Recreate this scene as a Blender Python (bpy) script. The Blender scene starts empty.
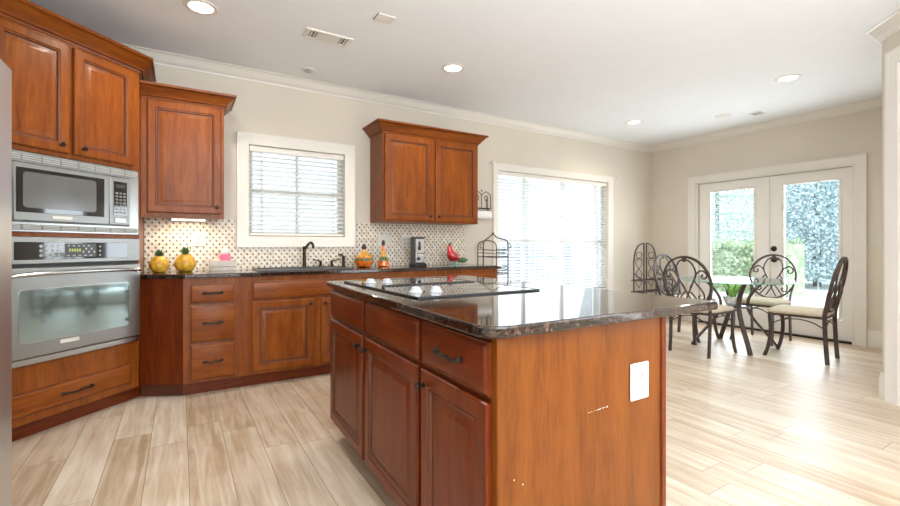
import bpy, bmesh, math, random
from mathutils import Vector, Matrix
PI = math.pi
random.seed(7)
S = bpy.context.scene
COL = S.collection

# ------------------------------------------------------------ camera, world, lights, exposure
cam_d = bpy.data.cameras.new('camera'); cam = bpy.data.objects.new('camera', cam_d); COL.objects.link(cam)
cam.location = (0, 0, 1.125)
cam.rotation_euler = (PI/2, 0, math.radians(58.6) - PI/2)
cam_d.sensor_width = 36; cam_d.lens = 36*442/900
cam_d.shift_y = -7/900; cam_d.clip_start = .02; cam_d.clip_end = 200
S.camera = cam

world = bpy.data.worlds.new('world'); S.world = world; world.use_nodes = True
bg = world.node_tree.nodes['Background']
bg.inputs[0].default_value = (.86, .94, 1.0, 1); bg.inputs[1].default_value = 2.0

S.view_settings.view_transform = 'Standard'; S.view_settings.look = 'None'
S.view_settings.gamma = 1; S.view_settings.use_curve_mapping = False
S.view_settings.exposure = 0.48

def area(name, loc, rot, sx, sy, power, color=(1, 1, 1), spread=PI):
    l = bpy.data.lights.new(name, 'AREA'); l.shape = 'RECTANGLE'; l.size = sx; l.size_y = sy
    l.energy = power; l.color = color; l.spread = spread
    o = bpy.data.objects.new(name, l); COL.objects.link(o); o.location = loc; o.rotation_euler = rot
    return o
# added fill panels in front of the invented windows behind the camera
area('south_fill', (.9, -3.3, 1.45), (PI/2+.25, 0, 0), 3.0, 1.9, 60, (.88, .94, 1))
area('east_fill', (3.3, -1.75, 1.45), (PI/2, 0, PI/2), 2.4, 1.9, 30, (.88, .94, 1))
# daylight pouring through the french doors and the wide window
area('daylight_french_doors', (6.85, 2.8, 1.15), (PI/2+.3, 0, PI/2), 1.7, 1.9, 60, (.88, .94, 1))
area('daylight_breakfast_window', (4.45, 4.78, 1.25), (PI/2+.25, 0, PI), 1.9, 1.5, 22, (.88, .94, 1))

# added upward fill lamp behind the camera, brightens the ceiling
area('ceiling_fill', (.9, -.9, 1.75), (PI, 0, 0), 1.2, 1.2, 215, (.83, .92, 1))

# ------------------------------------------------------------ materials
MATS = {}
def N(nt, t, **kw):
    n = nt.nodes.new(t)
    for k, v in kw.items(): setattr(n, k, v)
    return n
def new_mat(name):
    m = bpy.data.materials.new(name); m.use_nodes = True
    nt = m.node_tree; b = nt.nodes['Principled BSDF']; MATS[name] = m
    return m, nt, b
def plain(name, col, rough=.5, metal=0., coat=0., var=.06, scale=6., bump=0., **kw):
    m, nt, b = new_mat(name)
    tc = N(nt, 'ShaderNodeTexCoord'); no = N(nt, 'ShaderNodeTexNoise'); no.inputs['Scale'].default_value = scale
    no.inputs['Detail'].default_value = 4
    nt.links.new(tc.outputs['Object'], no.inputs['Vector'])
    r = N(nt, 'ShaderNodeValToRGB'); e = r.color_ramp.elements
    e[0].position = .3; e[1].position = .7
    e[0].color = tuple(c*(1-var) for c in col) + (1,); e[1].color = tuple(min(1, c*(1+var)) for c in col) + (1,)
    nt.links.new(no.outputs[0], r.inputs[0]); nt.links.new(r.outputs[0], b.inputs['Base Color'])
    b.inputs['Roughness'].default_value = rough; b.inputs['Metallic'].default_value = metal
    b.inputs['Coat Weight'].default_value = coat
    if bump:
        bp = N(nt, 'ShaderNodeBump'); bp.inputs['Strength'].default_value = bump; bp.inputs['Distance'].default_value = .01
        nt.links.new(no.outputs[0], bp.inputs['Height']); nt.links.new(bp.outputs[0], b.inputs['Normal'])
    for k, v in kw.items(): b.inputs[k.replace('_', ' ')].default_value = v
    return m
def wood(name, c1, c2, c3, axis='Z', scale=1., rough=.3):
    m, nt, b = new_mat(name)
    tc = N(nt, 'ShaderNodeTexCoord'); mp = N(nt, 'ShaderNodeMapping')
    st = {'Z': (9, 9, 1.0), 'X': (1.0, 9, 9), 'Y': (9, 1.0, 9)}[axis]
    mp.inputs['Scale'].default_value = [v*scale for v in st]
    nt.links.new(tc.outputs['Object'], mp.inputs['Vector'])
    n1 = N(nt, 'ShaderNodeTexNoise'); n1.inputs['Scale'].default_value = 1.6; n1.inputs['Detail'].default_value = 3; n1.inputs['Distortion'].default_value = .6
    n2 = N(nt, 'ShaderNodeTexNoise'); n2.inputs['Scale'].default_value = 9; n2.inputs['Detail'].default_value = 6; n2.inputs['Distortion'].default_value = .3
    nt.links.new(mp.outputs[0], n1.inputs['Vector']); nt.links.new(mp.outputs[0], n2.inputs['Vector'])
    mx = N(nt, 'ShaderNodeMix'); mx.inputs['Factor'].default_value = .45
    nt.links.new(n1.outputs[0], mx.inputs['A']); nt.links.new(n2.outputs[0], mx.inputs['B'])
    r = N(nt, 'ShaderNodeValToRGB'); e = r.color_ramp.elements
    e[0].position = .33; e[0].color = c1 + (1,); e[1].position = .68; e[1].color = c3 + (1,)
    x = e.new(.5); x.color = c2 + (1,)
    nt.links.new(mx.outputs['Result'], r.inputs[0]); nt.links.new(r.outputs[0], b.inputs['Base Color'])
    b.inputs['Roughness'].default_value = rough; b.inputs['Coat Weight'].default_value = .06; b.inputs['Coat Roughness'].default_value = .15
    b.inputs['Specular IOR Level'].default_value = .22
    return m
CH = ((.135, .029, .0035), (.21, .052, .006), (.28, .080, .010))
wood('cherry', *CH)
wood('cherry_x', *CH, axis='X')
wood('cherry_dark', (.080, .011, .0025), (.125, .020, .0035), (.17, .036, .005))  # darkened copy of cherry: shade of the unlit island face put into the colour
wood('cherry_shaded_x', (.080, .011, .0025), (.125, .020, .0035), (.17, .036, .005), axis='X')
wood('veneer', (.115, .028, .002), (.16, .043, .0035), (.20, .060, .006), scale=1.3)
plain('glaze', (.10, .026, .008), .4)
plain('toe', (.10, .025, .010), .5)
plain('paint_wall', (.68, .615, .52), .75, var=.02, scale=2)
plain('paint_ceiling', (.85, .86, .87), .8, var=.01)
plain('trim_white', (.76, .715, .65), .4, var=.015)
plain('door_white', (.80, .76, .71), .35, var=.015)
plain('plate_white', (.66, .63, .57), .35, var=.02)
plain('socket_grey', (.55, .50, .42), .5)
plain('slot_dark', (.06, .05, .045), .5)
plain('iron', (.085, .062, .055), .45, metal=.5, var=.25, scale=20)
plain('iron_light', (.13, .115, .11), .25, metal=.8, var=.25, scale=20)
plain('bronze', (.035, .024, .018), .35, metal=.7, var=.2)
plain('steel', (.33, .33, .315), .34, metal=1., var=.04, scale=3)
plain('steel_bright', (.42, .42, .41), .26, metal=1., var=.03)
plain('fridge_steel', (.66, .69, .72), .36, metal=1., var=.03)
plain('black_glass', (.015, .013, .013), .05, coat=.6, var=.1)
plain('black_plastic', (.02, .02, .02), .4)
plain('grey_panel', (.05, .05, .05), .3)
plain('oven_glass', (.30, .38, .38), .06, metal=.8, var=.05)
plain('window_grey', (.13, .13, .125), .12, var=.1)
plain('vent_grey', (.22, .22, .20), .5)
plain('key_grey', (.42, .43, .42), .4)
plain('display_green', (.45, .55, .10), .4)
plain('cushion', (.62, .52, .40), .9, var=.08, scale=30, bump=.1)
plain('sink_dark', (.03, .026, .024), .35, var=.2)
plain('pink', (.95, .16, .28), .5)
plain('soft_white', (.74, .72, .70), .6)
plain('limewash', (.60, .53, .46), .8, var=.16, scale=14)
plain('pine_leaf', (.045, .13, .045), .6, var=.4, scale=30)
plain('orange_oil', (.62, .14, .015), .12, var=.5, scale=30, coat=.6)
plain('amber', (.60, .30, .05), .12, var=.4, scale=30, coat=.6)
plain('green_herb', (.08, .12, .02), .3, var=.5, scale=40)
plain('cork', (.035, .015, .012), .6)
plain('red_glass', (.50, .008, .012), .08, coat=1., var=.5, scale=12)
plain('silver', (.62, .62, .66), .25, metal=.9, var=.2, scale=30)
plain('knob_white', (.46, .46, .48), .4)
plain('pot_white', (.85, .85, .82), .4)
plain('fern', (.34, .58, .16), .6, var=.5, scale=25)
plain('paper', (.88, .87, .85), .8)
plain('glass_edge', (.20, .50, .42), .08, Alpha=.75)
plain('concrete', (.80, .78, .75), .9, var=.05, scale=3)
plain('bark', (.26, .22, .19), .9, var=.3)
plain('siding', (.62, .67, .71), .8, var=.04)
plain('fence_paint', (.30, .40, .52), .7, var=.08)

def leafmat(name, c1, c2, sc=5):
    m, nt, b = new_mat(name)
    tc = N(nt, 'ShaderNodeTexCoord'); no = N(nt, 'ShaderNodeTexNoise'); no.inputs['Scale'].default_value = sc; no.inputs['Detail'].default_value = 5
    r = N(nt, 'ShaderNodeValToRGB'); e = r.color_ramp.elements; e[0].position = .35; e[1].position = .65
    e[0].color = c1 + (1,); e[1].color = c2 + (1,)
    nt.links.new(tc.outputs['Object'], no.inputs['Vector']); nt.links.new(no.outputs[0], r.inputs[0]); nt.links.new(r.outputs[0], b.inputs['Base Color'])
    b.inputs['Roughness'].default_value = .8
leafmat('hedge_leaf', (.34, .46, .27), (.60, .70, .46))
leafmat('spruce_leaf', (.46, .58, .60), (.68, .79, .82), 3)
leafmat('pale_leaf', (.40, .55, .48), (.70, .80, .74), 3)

# emission
def emit(name, col, st):
    m, nt, b = new_mat(name)
    b.inputs['Emission Color'].default_value = col + (1,); b.inputs['Emission Strength'].default_value = st
    b.inputs['Base Color'].default_value = (.9, .9, .9, 1)
emit('lamp_lens', (1, .93, .80), 6)
emit('tube_lens', (1, .90, .68), 4)

def math_n(nt, op, a, b=None, c=None):
    n = N(nt, 'ShaderNodeMath', operation=op)
    for i, v in enumerate((a, b, c)):
        if v is None: continue
        if isinstance(v, (int, float)): n.inputs[i].default_value = v
        else: nt.links.new(v, n.inputs[i])
    return n.outputs[0]

# clear pane: mostly transparent, mirror by fresnel
def clear(name, tint, ior=1.45, refl=1.):
    m, nt, b = new_mat(name); nt.nodes.remove(b)
    out = nt.nodes['Material Output']
    t = N(nt, 'ShaderNodeBsdfTransparent'); t.inputs[0].default_value = tint + (1,)
    g = N(nt, 'ShaderNodeBsdfGlossy'); g.inputs['Roughness'].default_value = .02
    ge = N(nt, 'ShaderNodeNewGeometry'); dp = N(nt, 'ShaderNodeVectorMath', operation='DOT_PRODUCT')
    nt.links.new(ge.outputs['Normal'], dp.inputs[0]); nt.links.new(ge.outputs['Incoming'], dp.inputs[1])
    fm = lambda op, a, b: math_n(nt, op, a, b)
    fo = fm('ADD', fm('MULTIPLY', fm('POWER', fm('SUBTRACT', 1, fm('ABSOLUTE', dp.outputs['Value'], None)), 5), .96), .04)
    mx = N(nt, 'ShaderNodeMixShader')
    nt.links.new(fo, mx.inputs[0]); nt.links.new(t.outputs[0], mx.inputs[1]); nt.links.new(g.outputs[0], mx.inputs[2])
    nt.links.new(mx.outputs[0], out.inputs[0])
clear('pane', (.97, .99, 1.0)); clear('table_glass', (.86, .95, .92))

def slat_mat():
    m, nt, b = new_mat('slat'); out = nt.nodes['Material Output']
    b.inputs['Base Color'].default_value = (.88, .88, .87, 1); b.inputs['Roughness'].default_value = .5
    t = N(nt, 'ShaderNodeBsdfTranslucent'); t.inputs[0].default_value = (.85, .88, .90, 1)
    mx = N(nt, 'ShaderNodeMixShader'); mx.inputs[0].default_value = .4
    nt.links.new(b.outputs[0], mx.inputs[1]); nt.links.new(t.outputs[0], mx.inputs[2]); nt.links.new(mx.outputs[0], out.inputs[0])
slat_mat()

def floor_mat():
    m, nt, b = new_mat('floor_tile')
    tc = N(nt, 'ShaderNodeTexCoord'); sp = N(nt, 'ShaderNodeSeparateXYZ'); nt.links.new(tc.outputs['Object'], sp.inputs[0])
    M = lambda *a: math_n(nt, *a)
    u = M('DIVIDE', M('ADD', sp.outputs[0], 20*.182 - .218), .182); i = M('FLOOR', u); fu = M('SUBTRACT', u, i)
    wn = N(nt, 'ShaderNodeTexWhiteNoise', noise_dimensions='1D'); nt.links.new(i, wn.inputs['W'])
    L = 1.15
    v = M('ADD', M('DIVIDE', M('ADD', sp.outputs[1], 20), L), wn.outputs['Value']); j = M('FLOOR', v); fv = M('SUBTRACT', v, j)
    cb = N(nt, 'ShaderNodeCombineXYZ'); nt.links.new(i, cb.inputs[0]); nt.links.new(j, cb.inputs[1])
    w2 = N(nt, 'ShaderNodeTexWhiteNoise', noise_dimensions='2D'); nt.links.new(cb.outputs[0], w2.inputs['Vector'])
    du = M('MULTIPLY', M('MINIMUM', fu, M('SUBTRACT', 1, fu)), .182)
    dv = M('MULTIPLY', M('MINIMUM', fv, M('SUBTRACT', 1, fv)), L)
    g = M('LESS_THAN', M('MINIMUM', du, dv), .0016)
    # grain coordinates, shifted per plank
    mp = N(nt, 'ShaderNodeCombineXYZ')
    nt.links.new(M('MULTIPLY', sp.outputs[0], 26), mp.inputs[0])
    nt.links.new(M('ADD', M('MULTIPLY', sp.outputs[1], 1.8), M('MULTIPLY', w2.outputs['Value'], 40)), mp.inputs[1])
    nt.links.new(M('MULTIPLY', w2.outputs['Value'], 17), mp.inputs[2])
    n1 = N(nt, 'ShaderNodeTexNoise'); n1.inputs['Scale'].default_value = 1; n1.inputs['Detail'].default_value = 7; n1.inputs['Distortion'].default_value = .7
    nt.links.new(mp.outputs[0], n1.inputs['Vector'])
    n2 = N(nt, 'ShaderNodeTexNoise'); n2.inputs['Scale'].default_value = 3.5; n2.inputs['Detail'].default_value = 3
    nt.links.new(tc.outputs['Object'], n2.inputs['Vector'])
    f = M('ADD', M('ADD', M('MULTIPLY', n1.outputs[0], .62), M('MULTIPLY', n2.outputs[0], .22)), M('MULTIPLY', w2.outputs['Value'], .16))
    r = N(nt, 'ShaderNodeValToRGB'); e = r.color_ramp.elements
    e[0].position = .34; e[0].color = (.39, .27, .17, 1); e[1].position = .66; e[1].color = (.65, .56, .45, 1)
    x = e.new(.47); x.color = (.52, .40, .285, 1)
    nt.links.new(f, r.inputs[0])
    mx = N(nt, 'ShaderNodeMix', data_type='RGBA'); nt.links.new(g, mx.inputs['Factor'])
    nt.links.new(r.outputs[0], mx.inputs['A']); mx.inputs['B'].default_value = (.27, .20, .14, 1)
    nt.links.new(mx.outputs['Result'], b.inputs['Base Color'])
    rr = M('ADD', M('MULTIPLY', n1.outputs[0], .15), .32); nt.links.new(rr, b.inputs['Roughness'])
    bp = N(nt, 'ShaderNodeBump'); bp.inputs['Strength'].default_value = .35; bp.inputs['Distance'].default_value = .003
    nt.links.new(M('SUBTRACT', M('MULTIPLY', n1.outputs[0], .3), g), bp.inputs['Height']); nt.links.new(bp.outputs[0], b.inputs['Normal'])
floor_mat()

def mosaic_mat():
    m, nt, b = new_mat('mosaic')
    tc = N(nt, 'ShaderNodeTexCoord'); sp = N(nt, 'ShaderNodeSeparateXYZ'); nt.links.new(tc.outputs['Object'], sp.inputs[0])
    M = lambda *a: math_n(nt, *a)
    U = M('DIVIDE', sp.outputs[0], .0500); V = M('DIVIDE', sp.outputs[2], .0600)
    p = M('ADD', U, V); q = M('SUBTRACT', U, V)
    ap = M('ABSOLUTE', M('SUBTRACT', p, M('ROUND', p))); aq = M('ABSOLUTE', M('SUBTRACT', q, M('ROUND', q)))
    dot = M('LESS_THAN', M('MAXIMUM', ap, aq), .19)
    cb = N(nt, 'ShaderNodeCombineXYZ'); nt.links.new(M('ROUND', p), cb.inputs[0]); nt.links.new(M('ROUND', q), cb.inputs[1])
    w = N(nt, 'ShaderNodeTexWhiteNoise', noise_dimensions='2D'); nt.links.new(cb.outputs[0], w.inputs['Vector'])
    r = N(nt, 'ShaderNodeValToRGB'); e = r.color_ramp.elements
    e[0].color = (.035, .022, .018, 1); e[1].color = (.22, .10, .06, 1); e[1].position = .9
    nt.links.new(w.outputs['Value'], r.inputs[0])
    # thin grout between the long tiles
    g1 = M('LESS_THAN', M('ABSOLUTE', M('SUBTRACT', ap, .155)), .02); g2 = M('LESS_THAN', M('ABSOLUTE', M('SUBTRACT', aq, .155)), .02)
    pc = M('ROUND', M('MULTIPLY', M('ADD', p, q), .5))
    gr = M('MAXIMUM', M('MULTIPLY', g1, M('GREATER_THAN', aq, .155)), 0)
    no = N(nt, 'ShaderNodeTexNoise'); no.inputs['Scale'].default_value = 25; nt.links.new(tc.outputs['Object'], no.inputs['Vector'])
    r2 = N(nt, 'ShaderNodeValToRGB'); e = r2.color_ramp.elements; e[0].position = .35; e[1].position = .65
    e[0].color = (.62, .54, .43, 1); e[1].color = (.86, .79, .68, 1); nt.links.new(no.outputs[0], r2.inputs[0])
    m1 = N(nt, 'ShaderNodeMix', data_type='RGBA'); nt.links.new(gr, m1.inputs['Factor']); nt.links.new(r2.outputs[0], m1.inputs['A']); m1.inputs['B'].default_value = (.44, .36, .27, 1)
    m2 = N(nt, 'ShaderNodeMix', data_type='RGBA'); nt.links.new(dot, m2.inputs['Factor']); nt.links.new(m1.outputs['Result'], m2.inputs['A']); nt.links.new(r.outputs[0], m2.inputs['B'])
    nt.links.new(m2.outputs['Result'], b.inputs['Base Color']); b.inputs['Roughness'].default_value = .35
mosaic_mat()

def granite_mat():
    m, nt, b = new_mat('granite')
    tc = N(nt, 'ShaderNodeTexCoord')
    v = N(nt, 'ShaderNodeTexVoronoi'); v.inputs['Scale'].default_value = 110; v.inputs['Randomness'].default_value = 1
    no = N(nt, 'ShaderNodeTexNoise'); no.inputs['Scale'].default_value = 75; no.inputs['Detail'].default_value = 5; no.inputs['Roughness'].default_value = .7
    for n in (v, no): nt.links.new(tc.outputs['Object'], n.inputs['Vector'])
    r = N(nt, 'ShaderNodeValToRGB'); e = r.color_ramp.elements
    e[0].position = .40; e[0].color = (.008, .006, .006, 1); e[1].position = .76; e[1].color = (.22, .165, .13, 1)
    x = e.new(.50); x.color = (.030, .015, .010, 1); x = e.new(.60); x.color = (.09, .045, .026, 1)
    nt.links.new(no.outputs[0], r.inputs[0])
    r2 = N(nt, 'ShaderNodeValToRGB'); e = r2.color_ramp.elements; e[0].position = .42; e[0].color = (0, 0, 0, 1); e[1].position = .58; e[1].color = (1, 1, 1, 1)
    sp = N(nt, 'ShaderNodeSeparateColor'); nt.links.new(v.outputs['Color'], sp.inputs[0]); nt.links.new(sp.outputs[0], r2.inputs[0])
    mx = N(nt, 'ShaderNodeMix', data_type='RGBA'); nt.links.new(r2.outputs[0], mx.inputs['Factor'])
    nt.links.new(r.outputs[0], mx.inputs['A'])
    dk = N(nt, 'ShaderNodeMix', data_type='RGBA', blend_type='MULTIPLY'); dk.inputs['Factor'].default_value = 1
    nt.links.new(r.outputs[0], dk.inputs['A']); dk.inputs['B'].default_value = (.35, .32, .32, 1)
    nt.links.new(dk.outputs['Result'], mx.inputs['B']); nt.links.new(mx.outputs['Result'], b.inputs['Base Color'])
    b.inputs['Roughness'].default_value = .05; b.inputs['Specular IOR Level'].default_value = .75
granite_mat()

def pine_mat():
    m, nt, b = new_mat('pineapple')
    tc = N(nt, 'ShaderNodeTexCoord'); w1 = N(nt, 'ShaderNodeTexNoise'); w1.inputs['Scale'].default_value = 30
    nt.links.new(tc.outputs['Object'], w1.inputs['Vector'])
    r = N(nt, 'ShaderNodeValToRGB'); e = r.color_ramp.elements; e[0].position = .35; e[1].position = .65
    e[0].color = (.50, .22, .015, 1); e[1].color = (.72, .44, .05, 1)
    nt.links.new(w1.outputs[0], r.inputs[0]); nt.links.new(r.outputs[0], b.inputs['Base Color']); b.inputs['Roughness'].default_value = .4
pine_mat()

# ------------------------------------------------------------ mesh building
class MB:
    def __init__(s): s.v = []; s.f = []; s.m = []; s.k = 0
    def add(s, vs, fs, k=None):
        o = len(s.v); s.v += [tuple(v) for v in vs]
        for f in fs: s.f.append(tuple(i + o for i in f)); s.m.append(s.k if k is None else k)
        return s
    def box(s, x0, x1, y0, y1, z0, z1, k=None):
        vs = [(x, y, z) for z in (z0, z1) for y in (y0, y1) for x in (x0, x1)]
        return s.add(vs, [(0, 2, 3, 1), (4, 5, 7, 6), (0, 1, 5, 4), (2, 6, 7, 3), (0, 4, 6, 2), (1, 3, 7, 5)], k)
    def cbox(s, x0, x1, y0, y1, z0, z1, c=.004, k=None):
        # chamfered box: all twelve edges
        def pts(a, b, t): return [(x0+a, y0+b), (x1-a, y0+b), (x1-b, y0+a), (x1-b, y1-a), (x1-a, y1-b), (x0+a, y1-b), (x0+b, y1-a), (x0+b, y0+a)]
        r1 = [(x, y) for x, y in [(x0+c, y0), (x1-c, y0), (x1, y0+c), (x1, y1-c), (x1-c, y1), (x0+c, y1), (x0, y1-c), (x0, y0+c)]]
        r0 = [(x0+c, y0+c), (x1-c, y0+c), (x1-c, y0+c), (x1-c, y1-c), (x1-c, y1-c), (x0+c, y1-c), (x0+c, y1-c), (x0+c, y0+c)]
        rings = [[(x, y, z0) for x, y in r0], [(x, y, z0+c) for x, y in r1], [(x, y, z1-c) for x, y in r1], [(x, y, z1) for x, y in r0]]
        return s.loft(rings, True, True, k)
    def loft(s, rings, closed=True, cap=False, k=None):
        n = len(rings[0]); vs = [p for r in rings for p in r]; fs = []
        for i in range(len(rings) - 1):
            for j in range(n if closed else n - 1):
                a = i*n + j; b = i*n + (j+1) % n
                fs.append((a, b, b+n, a+n))
        if cap: fs.append(tuple(range(n))[::-1]); fs.append(tuple(range((len(rings)-1)*n, len(rings)*n)))
        return s.add(vs, fs, k)
    def prism(s, poly, z0, z1, k=None, ch=0.):
        n = len(poly)
        if not ch: return s.loft([[(x, y, z0) for x, y in poly], [(x, y, z1) for x, y in poly]], True, True, k)
        cx = sum(p[0] for p in poly)/n; cy = sum(p[1] for p in poly)/n
        def ins(d):
            out = []
            for i in range(n):
                a = Vector(poly[i-1]); b = Vector(poly[i]); c = Vector(poly[(i+1) % n])
                u = (b-a).normalized(); w = (c-b).normalized()
                n1 = Vector((-u.y, u.x)); n2 = Vector((-w.y, w.x)); m = (n1+n2)
                m = m/ max(.3, m.dot(n1)); out.append((b.x+m.x*d, b.y+m.y*d))
            return out
        i1 = ins(ch); i2 = ins(ch*.3)
        R = [[(x, y, z0) for x, y in i1], [(x, y, z0+ch*.3) for x, y in i2], [(x, y, z0+ch) for x, y in poly], [(x, y, z1-ch) for x, y in poly], [(x, y, z1-ch*.3) for x, y in i2], [(x, y, z1) for x, y in i1]]
        return s.loft(R, True, True, k)
    def lathe(s, prof, c=(0, 0, 0), n=20, k=None, axis='Z', cap=True):
        rings = []
        for r, h in prof:
            ring = []
            for i in range(n):
                a = 2*PI*i/n; x, y = r*math.cos(a), r*math.sin(a)
                p = {'Z': (x, y, h), 'Y': (x, h, -y), 'X': (h, x, y)}[axis]
                ring.append((p[0]+c[0], p[1]+c[1], p[2]+c[2]))
            rings.append(ring)
        return s.loft(rings, True, cap, k)
    def tube(s, pts, r, n=8, k=None, closed=False, flat=None, ref=None):
        P = [Vector(p) for p in pts]; m = len(P); rings = []
        up = None
        for i in range(m):
            if closed: t = (P[(i+1) % m] - P[i-1])
            else: t = P[min(i+1, m-1)] - P[max(i-1, 0)]
            if t.length < 1e-9: t = Vector((0, 0, 1))
            t.normalize()
            if ref is not None: a = Vector(ref) - t*t.dot(Vector(ref))
            elif up is None:
                a = Vector((0, 0, 1)) if abs(t.z) < .9 else Vector((1, 0, 0)); a = a - t*t.dot(a)
            else: a = up - t*t.dot(up)
            if a.length < 1e-6: a = t.orthogonal()
            a.normalize(); up = a; b = t.cross(a)
            rr = r[i] if isinstance(r, (list, tuple)) else r
            if flat:
                w, h = flat; ring = [P[i] + a*x*w/2 + b*y*h/2 for x, y in ((1, 1), (-1, 1), (-1, -1), (1, -1))]
            else: ring = [P[i] + (a*math.cos(2*PI*j/n) + b*math.sin(2*PI*j/n))*rr for j in range(n)]
            rings.append(ring)
        if closed: rings.append(rings[0]); return s.loft(rings, True, False, k)
        return s.loft(rings, True, True, k)
    def sweep(s, path, prof, k=None, closed=False):
        # path: (x, y); prof: (out, z); out = to the right of travel
        n = len(path); rings = []
        for i in range(n):
            b = Vector(path[i])
            a = Vector(path[i-1]) if (i or closed) else None
            c = Vector(path[(i+1) % n]) if (i < n-1 or closed) else None
            us = []
            if a is not None: us.append((b-a).normalized())
            if c is not None: us.append((c-b).normalized())
            ns = [Vector((u.y, -u.x)) for u in us]; m = sum(ns, Vector((0, 0)))
            m = m/m.dot(ns[0]) if len(ns) == 2 else m
            rings.append([(b.x+m.x*o, b.y+m.y*o, z) for o, z in prof])
        if closed: rings.append(rings[0])
        return s.loft(rings, True, not closed, k)
    def build(s, name, mats, parent=None, angle=35, loc=None, rot=None):
        me = bpy.data.meshes.new(name); me.from_pydata(s.v, [], s.f)
        if isinstance(mats, str): mats = [mats]
        for m in mats: me.materials.append(MATS[m])
        for p, k in zip(me.polygons, s.m): p.material_index = min(k, len(mats)-1)
        bm = bmesh.new(); bm.from_mesh(me); bmesh.ops.remove_doubles(bm, verts=bm.verts, dist=1e-6)
        bmesh.ops.recalc_face_normals(bm, faces=bm.faces); bm.to_mesh(me); bm.free()
        me.shade_smooth(); me.set_sharp_from_angle(angle=math.radians(angle))
        o = bpy.data.objects.new(name, me); COL.objects.link(o)
        if parent is not None: o.parent = parent
        if loc: o.location = loc
        if rot: o.rotation_euler = rot
        return o

def thing(name, label, cat, loc=(0, 0, 0), rz=0, group=None, o=None):
    if o is None:
        o = bpy.data.objects.new(name, None); o.empty_display_size = .1; COL.objects.link(o)
        o.location = loc; o.rotation_euler = (0, 0, rz)
    o['label'] = label; o['category'] = cat
    if group: o['group'] = group
    return o
def struct(o, label=None):
    o['kind'] = 'structure'
    if label: o['label'] = label
    return o
def copy_tree(o, parent=None):
    c = o.copy(); COL.objects.link(c)
    if parent is not None: c.parent = parent
    for ch in list(o.children): copy_tree(ch, c)
    return c
def spline(pts, n=6, closed=False):
    P = [Vector(p) for p in pts]; m = len(P); out = []
    for i in range(m if closed else m-1):
        p0 = P[(i-1) % m] if closed else P[max(i-1, 0)]; p1 = P[i]; p2 = P[(i+1) % m]; p3 = P[(i+2) % m] if closed else P[min(i+2, m-1)]
        for j in range(n):
            t = j/n
            out.append(.5*((2*p1) + (p2-p0)*t + (2*p0-5*p1+4*p2-p3)*t*t + (3*p1-p0-3*p2+p3)*t**3))
    if not closed: out.append(P[-1])
    return out

# ------------------------------------------------------------ the room
H = 2.735; XW = 6.54; YW = 4.445; XL = -1.45; YS = -3.4; XE = 3.37
A = (4.45, 1.13); B = (3.37, .05)     # the diagonal wall at the right
floor_poly = [(XL, YS), (XE, YS), (XE, B[1]), B, A, (XW, A[1]), (XW, YW), (XL, YW)]
floor_poly = [p for i, p in enumerate(floor_poly) if i != 2]
struct(MB().prism(floor_poly, -.05, 0).build('floor', 'floor_tile'))
struct(MB().prism(floor_poly, H, H+.06).build('ceiling', 'paint_ceiling'))

def wall(name, p, q, holes=(), t=.16, h=H):
    """wall from p to q, room on the left of travel; holes in (s0, s1, z0, z1)"""
    p = Vector(p); q = Vector(q); L = (q-p).length; u = (q-p)/L; nrm = Vector((u.y, -u.x))
    xs = sorted({0., L, *[a for hh in holes for a in hh[:2]]}); zs = sorted({0., h, *[a for hh in holes for a in hh[2:]]})
    inh = lambda x, z: any(a < x < b and c < z < d for a, b, c, d in holes)
    m = MB()
    def P(s_, d, z): w = p + u*s_ + nrm*d; return (w.x, w.y, z)
    for i in range(len(xs)-1):
        for j in range(len(zs)-1):
            if inh((xs[i]+xs[i+1])/2, (zs[j]+zs[j+1])/2): continue
            for d in (0, t):
                m.add([P(xs[i], d, zs[j]), P(xs[i+1], d, zs[j]), P(xs[i+1], d, zs[j+1]), P(xs[i], d, zs[j+1])], [(0, 1, 2, 3)])
    def edge(s0, z0, s1, z1): m.add([P(s0, 0, z0), P(s1, 0, z1), P(s1, t, z1), P(s0, t, z0)], [(0, 1, 2, 3)])
    for a, b, c, d in list(holes) + [(0, L, 0, h)]:
        edge(a, c, b, c); edge(a, d, b, d); edge(a, c, a, d); edge(b, c, b, d)
    return struct(m.build(name, 'paint_wall'))
W1 = (.54, 1.445, 1.215, 2.062); W2 = (3.42, 5.50, .46, 2.08); DR = (1.885, 3.705, 0, 2.06)
wall('wall_back', (XW, YW), (XL, YW), [(XW-W1[1], XW-W1[0], W1[2], W1[3]), (XW-W2[1], XW-W2[0], W2[2], W2[3])])
wall('wall_right', (XW, A[1]), (XW, YW), [(DR[0]-A[1], DR[1]-A[1], DR[2], DR[3])])
wall('wall_nook', A, (XW, A[1]))
wall('wall_diagonal', B, A, [(.08, 1.345, 0, 2.42)])
wall('wall_east', (XE, YS), (XE, B[1]), [(.45, 2.85, .5, 2.4)])
wall('wall_south', (XL, YS), (XE, YS), [(.65, 3.65, .5, 2.4)])
wall('wall_left', (XL, YW), (XL, YS))

# crown moulding, room side on the left of the wall direction
crown = [(0, H-.092), (.008, H-.088), (.012, H-.075), (.022, H-.068), (.040, H-.050), (.052, H-.028), (.066, H-.018), (.070, H-.010), (.088, H-.006), (.088, H), (0, H)]
path = [(XL, YS), (XL, YW), (XW, YW), (XW, A[1]), A, B, (XE, YS)]
struct(MB().sweep(path, crown, closed=True).build('trim_1', 'trim_white'))
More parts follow.
